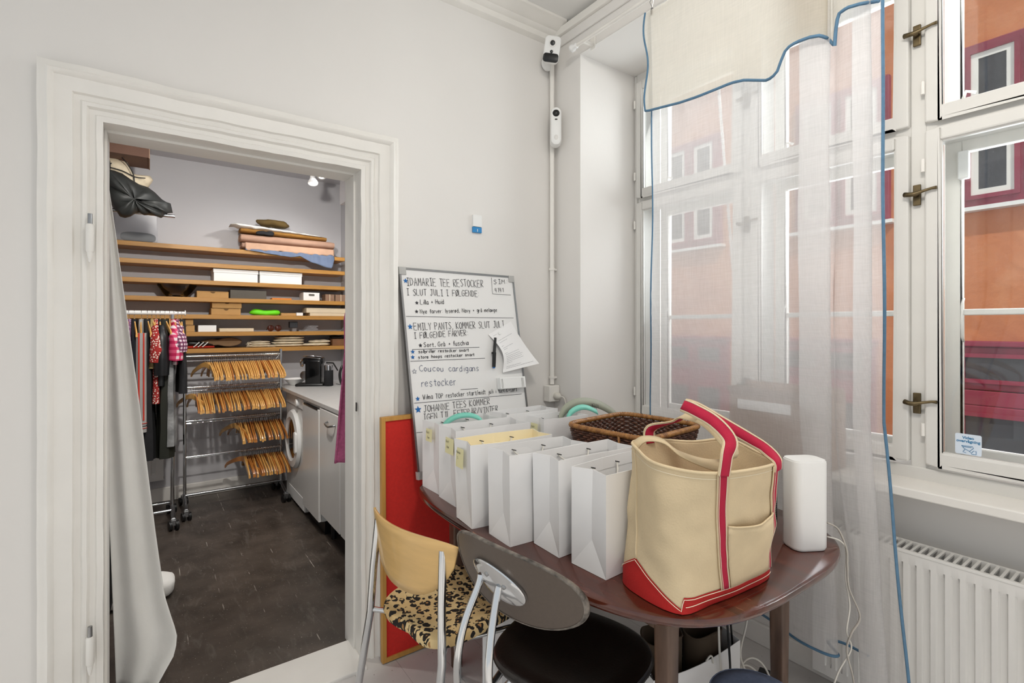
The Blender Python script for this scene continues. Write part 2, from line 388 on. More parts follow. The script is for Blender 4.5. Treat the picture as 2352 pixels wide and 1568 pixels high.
# door casing, mitred; profile = (distance out from opening, how far it stands off the wall)
def casing(name, xl, xr, zt, yw, prof, mat):
    m = MB(); rings = []
    for (x, z, ox, oz) in ((xl, 0, -1, 0), (xl, zt, -1, 1), (xr, zt, 1, 1), (xr, 0, 1, 0)):
        rings.append([Vector((x+ox*d, yw-h, z+oz*d)) for d, h in prof])
    sub = []
    for a, b in zip(rings, rings[1:]):
        n = 40
        for i in range(n + (1 if b is rings[-1] else 0)):
            t = i/n; r = []
            for p, q in zip(a, b):
                v = p.lerp(q, t); k = noise.noise(v*9)*.0022 + noise.noise(v*30)*.001
                if 0 < t < 1: v = v + Vector((k, -k, k))
                r.append(v)
            sub.append(r)
    m.loft(sub, True, True)
    return struct(m, name, mat, smooth='a')
casing('trim_3', DL, DR, DT, YA, [(-.004, -.004), (-.004, .022), (.012, .026), (.016, .018), (.03, .02), (.036, .032), (.046, .034), (.052, .026), (.066, .03), (.07, .04),
                          (.112, .043), (.118, .052), (.126, .056), (.134, .05), (.140, .05), (.150, .046), (.150, 0)], TRIMW)
# inner stepped lining of the doorway
m = MB()
for a, b, d in ((YA+.002, YA+.06, .008), (YA+.06, YT+.015, .016)):
    m.box((DL, a, 0), (DL+d-.006, b, DT)); m.box((DR-d+.006, a, 0), (DR, b, DT)); m.box((DL+d-.006, a, DT-d+.006), (DR-d+.006, b, DT))
struct(m, 'trim_4', TRIMW, bevel=.003)
for z0 in (1.63, .34):
    hx = pt(207, 520, y=YA-.05).x
    r = thing('door_hinge', (hx, YA-.05, z0), 'old white painted hinge pin on the %s of the left door casing' % ('upper part' if z0 > 1 else 'lower part'), 'hinge')
    MB().lathe([(.0075, 0), (.011, .006), (.011, .085), (.008, .09)], (hx, YA-.055, z0), 12).lathe([(.003, -.03), (.007, -.012), (.008, 0)], (hx, YA-.055, z0), 12).build('hinge_barrel', TRIMW, r, smooth='a')
    MB().cyl((hx, YA-.055, z0+.088), (hx, YA-.055, z0+.122), .0065, .006, 12).build('hinge_pin', STEEL, r, smooth='a')
    B((hx-.004, YA-.052, z0+.005), (hx+.004, YA-.034, z0+.08)).build('hinge_leaf', TRIMW, r)

# cornice on the door wall, cable trunking on the window wall
def sweepx(name, prof, x0, x1, mat): m = MB(); m.loft([[Vector((x, YA-a, CH-b)) for a, b in prof] for x in (x0, x1)]); return struct(m, name, mat, smooth='a')
sweepx('trim_5', [(0, 0), (.13, 0), (.13, .012), (.10, .02), (.085, .03), (.06, .034), (.05, .045), (.034, .05), (.03, .075), (.012, .082), (0, .085)], -1.9, XB-.02, TRIMW)
struct(B((XB-.03, -1.6, CH-.06), (XB, YA-.02, CH-.022)), 'trim_6', TRIMW, bevel=.004)
struct(B((XB-.012, -1.6, CH-.11), (XB, YA-.02, CH-.06)), 'trim_7', WALL, bevel=.004)
struct(B((XN-.018, -.6, 0), (XN, YN, .09)), 'baseboard_right', TRIMW, bevel=.004)
struct(B((DR+.16, YA-.016, 0), (XB, YA, .1)), 'baseboard_left', TRIMW, bevel=.004)
# ---- window: three bays, each an upper and a lower inner sash with an outer sash behind
SILLZ = .862
struct(B((2.045, -.6, SILLZ-.03), (XN+.02, YN-.001, SILLZ)), 'trim_8', TRIMW, bevel=.004)
def frame4(m, y0, y1, z0, z1, x0, x1, wd, wb=None):       # y0>y1
    wb = wb or wd
    m.box((x0, y0-wd, z0), (x1, y0, z1)); m.box((x0, y1, z0), (x1, y1+wd, z1)); m.box((x0, y1+wd, z0), (x1, y0-wd, z0+wb)); m.box((x0, y1+wd, z1-wd), (x1, y0-wd, z1)); return m
bays = [(1.878, 1.265), (1.222, .640), (.595, .02)]
m = MB()                                                    # fixed window frame with mullions and transom
m.box((XN, YN-.02, SILLZ), (XN+.2, YN, ZN)); m.box((XN, -.62, SILLZ-.02), (XN+.198, YN-.02, .905)); m.box((XN, -.62, 2.745), (XN+.198, YN-.02, ZN))
for a, b in ((1.265, 1.222), (.64, .595), (.02, -.02)): m.box((XN+.004, b, .9), (XN+.2, a, 2.75))
m.box((XN+.007, -.62, 2.072), (XN+.2, YN-.02, 2.112))
struct(m, 'trim_9', WINW, bevel=.004)
def latch(root, y, z):
    m = MB(); m.box((XN-.012, y-.011, z-.036), (XN-.002, y+.011, z+.036)); m.build('latch_plate', BRASS, root, bevel=.002)
    m = MB(); m.cyl((XN-.01, y, z), (XN-.034, y, z), .008, .008, 10); m.tube([(XN-.03, y+.03, z+.004), (XN-.036, y+.012, z), (XN-.034, y, z), (XN-.03, y-.02, z+.006), (XN-.026, y-.045, z+.012), (XN-.026, y-.06, z+.012)], [.009, .008, .008, .005, .0045, .006], 8)
    m.build('latch_lever', BRASS, root, smooth=True)
for i, (a, b) in enumerate(bays):
    r = bpy.data.objects.new('window_%d' % (i+1), None); COL.objects.link(r); r.location = (XN, (a+b)/2, SILLZ); ORG[r] = Vector(r.location); r['kind'] = 'structure'
    for z0, z1 in ((.922, 2.077), (2.106, 2.742)):
        s = frame4(MB(), a, b, z0, z1, XN-.016, XN+.02, .042, .048).build('sash', WINW, r, bevel=.006)
        frame4(MB(), a-.036, b+.036, z0+.04, z1-.036, XN-.006, XN+.012, .01).build('glazing_bead', WINW, s, bevel=.002)
        B((XN+.0, b+.04, z0+.045), (XN+.004, a-.04, z1-.04)).build('pane', GLASS, s)
        o = frame4(MB(), a, b, z0-.01, z1+.005, XN+.2, XN+.235, .05, .05)
        if z0 < 1: o.box((XN+.205, b+.05, 1.44), (XN+.23, a-.05, 1.462))
        o = o.build('outer_sash', TRIMW, r, bevel=.004)
        B((XN+.215, b+.04, z0+.03), (XN+.219, a-.04, z1-.03)).build('pane', GLASS, o)
        for hz in (z0+.12, z1-.12):
            MB().cyl((XN-.018, a+.004, hz-.022), (XN-.018, a+.004, hz+.022), .006, .006, 8).build('hinge', TRIMW, r, smooth='a')
        s.name = 'sash'
    if i < 2:
        for z in (1.13, 1.86, 2.42): latch(r, b-.022, z)
    m = MB(); y = a-.058
    m.tube([(XN+.19, y, 1.5), (XN+.17, y, 1.48), (XN+.165, y, 1.42), (XN+.17, y, 1.36), (XN+.19, y, 1.345)], .004, 6); m.build('stay_hook', TRIMW, r, smooth=True)
    if i == 2: B((XN+.17, a-.075, 1.93), (XN+.2, a-.045, 2.03)).build('contact_sensor', WHITE, r, bevel=.004)
    m = MB().tube([(XN+.185, y, 2.22), (XN+.175, y-.01, 2.24), (XN+.185, y-.035, 2.23)], .006, 6); m.build('stay_hook', TRIMW, r, smooth=True)

# ---- the house across the street
XF = 6.0
hb = thing('orange_building', (XF, 2.5, -1.6), 'orange rendered house across the street with maroon windows', 'building')
B((XF, -6, -1.6), (XF+.4, 12, 8)).build('facade_wall', MC['orange'], hb)
def fwin(y0, y1, z0, z1, nx=2, nz=2, name='window_frame'):
    m = MB(); m.box((XF-.05, y1, z0), (XF+.02, y0, z1))
    f = m.build(name, MAR, hb, bevel=.01)
    wy = (y0-y1-.06)/nx; wz = (z1-z0-.06)/nz
    for i in range(nx):
        for j in range(nz):
            a = y1+.03+i*wy; c = z0+.03+j*wz
            frame4(MB(), a+wy-.03, a+.03, c+.03, c+wz-.03, XF-.08, XF-.05, .035).build('casement', MAR, f)
            if name == 'window_frame':
                frame4(MB(), a+wy-.065, a+.065, c+.065, c+wz-.065, XF-.064, XF-.052, .05).build('inner_casement', TRIMW, f)
            B((XF-.056, a+.05, c+.05), (XF-.0505, a+wy-.05, c+wz-.05)).build('pane', DGLASS, f)
for (y0, y1) in ((4.62, 3.72), (2.80, 1.9), (1.38, .5), (-.1, -1.0), (6.6, 5.7)):
    fwin(y0, y1, 2.46, 3.9); B((XF-.1, y1-.04, 2.42), (XF, y0+.04, 2.455)).build('ledge', WHITE, hb)
    fwin(y0, y1, 5.2, 6.6)
for (y0, y1) in ((4.6, 3.62), (3.0, 2.02), (1.42, .2), (-.2, -1.3)):
    fwin(y0, y1, .84, 1.22, 2, 1, 'shop_frame'); fwin(y0, y1, -1.2, .70, 2, 1, 'shop_frame'); B((XF-.05, y1, .70), (XF, y0, .835)).build('rail', MAR, hb, bevel=.01)
    B((XF-.09, y1-.02, 1.22), (XF, y0+.02, 1.27)).build('lintel', MAR, hb, bevel=.01)
tag(B((2.5, -6, -1.7), (XF+.4, 12, -1.6)).build('street', M('street_stone', '8d8984', .9, var=.2)), kind='structure')

# ================================================================== WALL FITTINGS, CURTAIN, RADIATORS
RODX = 1.72
r = thing('curtain_rod', (RODX, .6, 2.78), 'white round curtain rod mounted above the window recess', 'curtain rod')
MB().cyl((RODX, 1.85, 2.79), (RODX, -1.2, 2.79), .009, .009, 12).build('rod', TRIMW, r, smooth='a')
MB().lathe([(.006, 0), (.014, .008), (.01, .02), (.018, .03), (.019, .045), (.008, .055)], (RODX, 1.845, 2.79), 14, (0, 1, 0)).build('finial', WHITE, r, smooth=True)
B((RODX, 1.80, 2.782), (XB, 1.812, 2.798)).box((XB-.006, 1.79, 2.77), (XB, 1.822, 2.84)).build('bracket', TRIMW, r, bevel=.002)

def ccurve():        # plan of the curtain: (x, y) path with S folds, seen from above
    P = [(1.70, 1.375), (1.705, 1.27), (1.695, 1.15), (1.703, 1.02), (1.695, .92), (1.675, .84), (1.655, .77), (1.66, .70), (1.685, .69), (1.715, .75), (1.73, .80), (1.737, .79),
         (1.715, .73), (1.69, .68), (1.65, .66), (1.635, .63), (1.637, .585), (1.66, .572), (1.69, .60), (1.70, .635), (1.706, .62), (1.69, .58), (1.672, .548)]
    return [(v.x, v.y) for v in crom([(a, b, 0) for a, b in P], 5)]
PLAN = ccurve(); NP = len(PLAN)
def zhem(u): return interp([(0, .30), (.45, .29), (.6, .33), (.605, .06), (1, .04)], u)
def cpoint(u, z, off=0):
    i = min(int(u*(NP-1)), NP-2); t = u*(NP-1)-i
    x = lerp(PLAN[i][0], PLAN[i+1][0], t); y = lerp(PLAN[i][1], PLAN[i+1][1], t)
    k = max(0, (1.1-z))
    y -= k*.075*(u**2); x += .006*math.sin(z*4+u*9) + .003*math.sin(z*11+u*23) + off
    pin = math.exp(-((u-.52)/.12)**2)*max(0, min(1, (1.0-z)/.7)); y -= pin*.10
    q = max(0, min(1, (1.55-z)/.55)); kf = 1 + .125*q*q*(3-2*q)
    return Vector((x*kf, y*kf, z))
cur = thing('sheer_curtain', (1.7, .96, .04), 'sheer white linen curtain with blue bound edges hanging in front of window', 'curtain')
rows = []
for i in range(61):
    rows.append([cpoint(k/110, lerp(zhem(k/110), 2.69, i/60)) for k in range(111)])
MB().grid(rows).build('curtain_panel', MC['sheer'], cur, smooth=True)
MB().tube([cpoint(0, lerp(.3, 2.69, i/40)) + Vector((0, .002, 0)) for i in range(41)], .0034, 6).build('left_binding', BLUEH, cur, smooth=True)
MB().tube([cpoint(1, lerp(.04, 2.69, i/60)) + Vector((-.004, -.002, 0)) for i in range(61)], .0042, 6, flat=2).build('right_binding', BLUEH, cur, smooth=True)
MB().tube([cpoint(k/110, zhem(k/110)) for k in range(66)], .005, 6).build('hem_binding', BLUEH, cur, smooth=True)
# folded-over valance
vtab = [(1497, 252), (1530, 244), (1560, 236), (1600, 222), (1640, 206), (1680, 190), (1710, 184), (1765, 186), (1785, 172), (1795, 155), (1800, 130), (1812, 112), (1830, 100), (1860, 88), (1885, 83), (1903, 89), (1917, 106)]
vtab += [(1919, 62), (1925, 32), (1945, 18), (1975, 10), (2030, 3)]
def vz(u):
    p = cpoint(u, 2.4, -.02); fx = p.x*FX+p.y*FY; rx = p.x*RX+p.y*RY
    return EYE + (HY - interp(vtab, CX+FPX*rx/fx))/FPX*fx
rows = []; low3 = []
for i in range(25):
    row = []
    for k in range(111):
        u = k/110; zb = vz(u); z = lerp(zb, 2.70, i/24); edge = .0
        p = cpoint(u, z, -.016 - .006*(1-i/24))
        if k < 4: p.y += (1-k/4)*(.012+.010*math.sin((1-i/24)*9))
        row.append(p)
    rows.append(row); 
MB().grid(rows).build('valance', MC['sheer_valance'], cur, smooth=True)
MB().tube([p + Vector((-.002, 0, 0)) for p in rows[0]], .0048, 6).build('valance_binding', BLUEH, cur, smooth=True)
MB().tube([rw[0] + Vector((-.002, 0, 0)) for rw in rows], .004, 6).build('valance_edge_binding', BLUEH, cur, smooth=True)
for k, u in enumerate((0.01,)):
    p = cpoint(u, 2.69, -.01); t_ = thing('curtain_clip', p, 'small dark metal clip on a wire loop at the top left curtain corner', 'clip', None)
    MB().box((p.x-.004, p.y-.004, p.z-.012), (p.x+.004, p.y+.004, p.z+.02)).build('clip_jaw', STEEL, t_, bevel=.001)
    MB().tube([(p.x, p.y, p.z+.02), (p.x, p.y+.012, p.z+.05), (RODX, p.y+.012, 2.79), (RODX, p.y, 2.802), (RODX, p.y-.01, 2.79), (p.x, p.y-.008, p.z+.05), (p.x, p.y, p.z+.02)], .0012, 5).build('clip_wire', STEEL, t_)

def radiator(name, x0, x1, y0, y1, z0, z1, label, axis='y', pitch=.0365):
    r = thing(name, ((x0+x1)/2, (y0+y1)/2, z0), label, 'radiator'); m = MB()
    if axis == 'y':      # front faces -X
        prof = []; y = y0; a, b = y0+.03, y1-.03; n = int((b-a)/pitch)
        zs = [z0, z0+.004, z0+.035, z0+.05, z1-.05, z1-.035, z1-.006, z1]
        rows = []
        for z in zs:
            row = [Vector((x0, y0, z))]
            for i in range(n):
                c = a+i*pitch
                d = .010 if z0+.045 < z < z1-.045 else 0
                for f, h in ((.12, 0), (.24, d), (.62, d), (.74, 0)): row.append(Vector((x0+h, c+f*pitch, z)))
            row.append(Vector((x0, y1, z))); rows.append(row)
        m.grid(rows).build('front_panel', WHITEG, r, smooth='a')
        B((x0-.002, y0, z1-.004), (x0+.012, y1, z1+.006)).box((x0+.002, y0, z1-.03), (x0+.01, y0+.004, z0)).build('top_rail', WHITEG, r, bevel=.002)
        B((x1-.012, y0, z0), (x1, y1, z1-.004)).build('back_panel', WHITEG, r)
        m = MB(); y = y0
        while y < y1: m.box((x0+.01, y, z1-.002), (x1-.008, y+.008, z1+.004)); y += .022
        m.box((x1-.012, y0, z1-.004), (x1-.004, y1, z1+.006)); m.build('top_grille', WHITEG, r)
        m = MB(); y = y0+.01
        while y < y1: m.box((x0+.02, y, z0+.03), (x1-.02, y+.002, z1-.03)); y += .02
        m.build('convector_fins', STEEL, r)
    else:
        a, b = x0+.02, x1-.02; n = int((b-a)/pitch); rows = []
        for z in [z0, z0+.035, z0+.05, z1-.05, z1-.035, z1]:
            row = [Vector((x0, y0, z))]
            for i in range(n):
                c = a+i*pitch; d = .012 if z0+.045 < z < z1-.045 else 0
                for f, h in ((.12, 0), (.24, d), (.62, d), (.74, 0)): row.append(Vector((c+f*pitch, y0+h, z)))
            row.append(Vector((x1, y0, z))); rows.append(row)
        m.grid(rows).build('front_panel', WHITEG, r, smooth='a')
        B((x0, y0+.015, z0), (x1, y1, z1)).build('body', WHITEG, r, bevel=.004)
        B((x0-.003, y0-.003, z0-.01), (x1+.003, y1, z0)).build('bottom_rail', WHITEG, r)
    return r
radiator('radiator', 2.05, 2.16, -.55, .9, .1, .648, 'long white panel radiator with slotted top grille under the window')
radiator('radiator', -.35, .09, YB-.09, YB-.002, .2, .62, 'small white ribbed radiator behind the clothes rail in the store room', 'x', .055)

# pipe, junction box, plug, cameras
pp = thing('wall_pipe', (1.757, 2.085, 1.08), 'white painted vertical pipe running down the corner', 'pipe')
MB().cyl((1.757, 2.085, 1.09), (1.757, 2.085, 2.9), .0125, .0125, 12).build('pipe', TRIMW, pp, smooth='a')
for z in (1.12, 1.7): MB().cyl((1.757, 2.085, z), (1.757, 2.085, z+.012), .016, .016, 12).box((1.757, 2.08, z), (1.757+.03, 2.10, z+.01)).build('clamp', TRIMW, pp, smooth='a')
jb = thing('wall_socket', (1.75, 2.08, 1.0), 'white wall socket box at the foot of the corner pipe', 'socket')
B((1.715, 2.055, 1.0), (1.785, 2.105, 1.085)).build('socket_box', TRIMW, jb, bevel=.004)
pl = thing('power_plug', (1.76, 2.04, 1.01), 'white round power plug pushed into the corner socket', 'plug')
MB().lathe([(.016, -.02), (.019, -.005), (.019, .012), (.008, .03)], (1.757, 2.045, 1.03), 14, (0, -1, 0)).build('plug_body', CABLE, pl, smooth=True)
MB().tube(crom([(1.757, 2.02, 1.03), (1.77, 2.0, 1.02), (1.775, 1.99, .95), (1.77, 1.98, .85), (1.76, 2.0, .7), (1.77, 2.03, .3), (1.76, 2.0, .02)], 6), .004, 6).build('plug_cord', CABLE, pl, smooth=True)

def rrect(w_, h_, r_, n=5):
    out = []
    for cx, cy, a0 in ((w_/2-r_, h_/2-r_, 0), (-w_/2+r_, h_/2-r_, PI/2), (-w_/2+r_, -h_/2+r_, PI), (w_/2-r_, -h_/2+r_, 3*PI/2)):
        for k in range(n+1): a = a0+k*PI/2/n; out.append((cx+r_*math.cos(a), cy+r_*math.sin(a)))
    return out
def plate(m, c, U, V, N, w_, h_, r_, d0, d1, soft=.003, n=5):      # rounded slab: face in U,V plane from depth d0 to d1 along N
    def ring(d, s): return [c + U*(a-(s if a > 0 else -s)) + V*(b-(s if b > 0 else -s)) + N*d for a, b in rrect(w_, h_, r_, n)]
    m.loft([ring(d0, soft), ring(d0+soft, 0), ring(d1-soft, 0), ring(d1, soft)]); return m
def basis(dirv, roll=0):
    N = Vector(dirv).normalized(); U = Vector((0,0,1)).cross(N).normalized(); V = N.cross(U)
    R = Matrix.Rotation(roll, 3, N); return R @ U, R @ V, N
# security camera
c = Vector((1.672, 1.985, 2.81)); U, V, N = basis((-.62, -.72, -.22), math.radians(-9))
sc_ = thing('security_camera', c - V*.06, 'white square security camera with two black lenses in the ceiling corner', 'camera')
plate(MB(), c, U, V, N, .08, .125, .02, -.02, .02, .005).build('camera_body', WHITE, sc_, smooth='a')
plate(MB(), c - V*.041, U, V, N, .078, .042, .014, .0195, .0225, .001).build('black_band', BLACK, sc_, smooth='a')
MB().lathe([(.019, 0), (.019, .003), (.0001, .003)], c + V*.028 + N*.02, 20, N).build('lens_ring', WHITEG, sc_, smooth='a')
MB().lathe([(.013, 0), (.012, .003), (.0001, .005)], c + V*.028 + N*.0225, 20, N).build('lens', BLACK, sc_, smooth='a')
MB().lathe([(.008, 0), (.007, .003), (.0001, .004)], c - V*.012 + N*.0205, 16, N).build('motion_lens', BLACK, sc_, smooth='a')
MB().tube([c - N*.02, c - N*.05, (1.74, 2.06, 2.80)], .012, 10).lathe([(.034, 0), (.034, .012), (.02, .018)], (1.73, 2.10, 2.80), 20, (0, -1, 0)).build('camera_mount', WHITE, sc_, smooth='a')
# motion detector
c = Vector((1.728, 2.02, 2.44)); U, V, N = basis((-.6, -.8, 0))
ms_ = thing('motion_detector', c - V*.1, 'long white motion detector with a black eye on the corner pipe', 'detector')
m = MB(); m.loft([[c + U*a*k + V*b*kk + N*d for a, b in rrect(.058, .2, .028, 7)] for d, k, kk in ((-.03, .95, .98), (-.02, 1, 1), (.008, 1, 1), (.02, .85, .96), (.023, .6, .9))]); m.build('detector_body', WHITE, ms_, smooth='a')
MB().ell(c + V*.065 + N*.010, (.0225, .0225, .0225), 12).build('detector_eye', BLACK, ms_, smooth=True)
plate(MB(), c + V*.033, U, V, N, .014, .007, .003, .018, .024, .001).build('detector_sensor', BLACK, ms_)
MB().ell(c - V*.06 + N*.004, (.022, .022, .028), 12).build('detector_lens', WHITEG, ms_, smooth=True)
# thermometer
a = pt(1084, 493, y=YA); b = pt(1104, 536, y=YA)
th_ = thing('wall_thermostat', (a.x, YA, b.z), 'small white and blue sensor tag stuck on the wall above the whiteboard', 'sensor')
B((a.x, YA-.012, lerp(b.z, a.z, .33)), (b.x, YA, a.z)).build('sensor_case', WHITE, th_, bevel=.002)
B((a.x, YA-.011, b.z), (b.x, YA, lerp(b.z, a.z, .31))).build('blue_label', M('blue_label', '2a86c4', .5), th_, bevel=.001)
B((lerp(a.x, b.x, .47), YA-.0125, lerp(b.z, a.z, .05)), (lerp(a.x, b.x, .53), YA-.010, lerp(b.z, a.z, .2))).build('label_mark', WHITE, th_)

# cctv sticker in the window
TXT = []
def textmesh(s, size, Mx, name, mat, parent, align='CENTER', ls=1.0, bold=0):
    cu = bpy.data.curves.new('t', 'FONT'); cu.body = s; cu.size = size; cu.align_x = align; cu.space_line = ls; cu.offset = bold; cu.resolution_u = 3
    o = bpy.data.objects.new('t', cu); me = bpy.data.meshes.new_from_object(o); bpy.data.objects.remove(o)
    mb = MB(); mb.add([Mx @ v.co for v in me.vertices], [tuple(p.vertices) for p in me.polygons]); bpy.data.meshes.remove(me)
    return mb.build(name, mat, parent)
sx = XN-.002
a = pt(2194, 993, x=sx); b = pt(2255, 1049, x=sx)
sg = thing('cctv_sticker', (sx, (a.y+b.y)/2, b.z), 'white video surveillance sticker with blue lettering in the right window pane', 'sticker')
wy = a.y-b.y; hz = a.z-b.z; mid = (a.y+b.y)/2
plate(MB(), Vector((sx, mid, (a.z+b.z)/2)), Vector((0, -1, 0)), Vector((0, 0, 1)), Vector((-1, 0, 0)), wy, hz, .005, 0, .0012, .0003).build('sticker_sheet', M('sticker_white', 'dbe6f2', .5), sg)
SB = M('sticker_blue', '2a7aa8', .6)
Mx = Matrix(((0, 0, -1, sx-.0016), (-1, 0, 0, mid), (0, 1, 0, a.z-.0165), (0, 0, 0, 1)))
textmesh('Video\noverv\u00e5gning', .0125, Mx, 'sticker_text', SB, sg, ls=.9, bold=.0004)
def sline(m, P, r=.0008): m.tube([Vector((sx-.0018, mid-p*wy, b.z+q*hz)) for p, q in P], r, 4)
m = MB(); sline(m, [(-.25, .42), (.18, .42), (.2, .35), (.05, .18), (-.16, .3), (-.25, .42)]); sline(m, [(.05, .18), (.12, .1), (.2, .22), (.3, .22), (.3, .06), (.12, .06)]); sline(m, [(-.2, .37), (.12, .37)]); sline(m, [(-.12, .25), (-.2, .12), (-.08, .08)])
m.build('sticker_camera_mark', SB, sg)

# blind cord between the sashes and carton on the sill behind the curtain
m = MB(); P = [pt(1650, 200, x=XN+.1), pt(1662, 330, x=XN+.1), pt(1672, 480, x=XN+.1), pt(1690, 700, x=XN+.1)]
for ph in (0, PI):
    m.tube([lerp(P[0], P[-1], i/120) + Vector((math.cos(i*.9+ph)*.005, math.sin(i*.9+ph)*.005, 0)) for i in range(121)], .0035, 5)
tag(m.build('blind_cord', WHITE, smooth=True), 'twisted white cord hanging between the sashes of the left window', 'cord')
bx = thing('cardboard_box', (2.12, 1.0, SILLZ), 'brown cardboard box with a shipping label on the sill behind the curtain', 'box')
B((2.05, .83, SILLZ), (2.165, 1.24, 1.11)).build('box_body', CARD, bx, bevel=.003)
B((2.046, .98, 1.05), (2.0498, 1.20, 1.09)).build('shipping_label', PAPER, bx)
m = MB(); m.add([(2.05, 1.24, 1.11), (2.05, .83, 1.11), (2.01, .84, 1.15), (2.01, 1.23, 1.15)], [(0, 1, 2, 3)]); m.add([(2.165, 1.24, 1.11), (2.165, .83, 1.11), (2.175, .84, 1.16), (2.175, 1.23, 1.16)], [(0, 1, 2, 3)]); m.build('box_flap', CARD, bx, solid=.003)
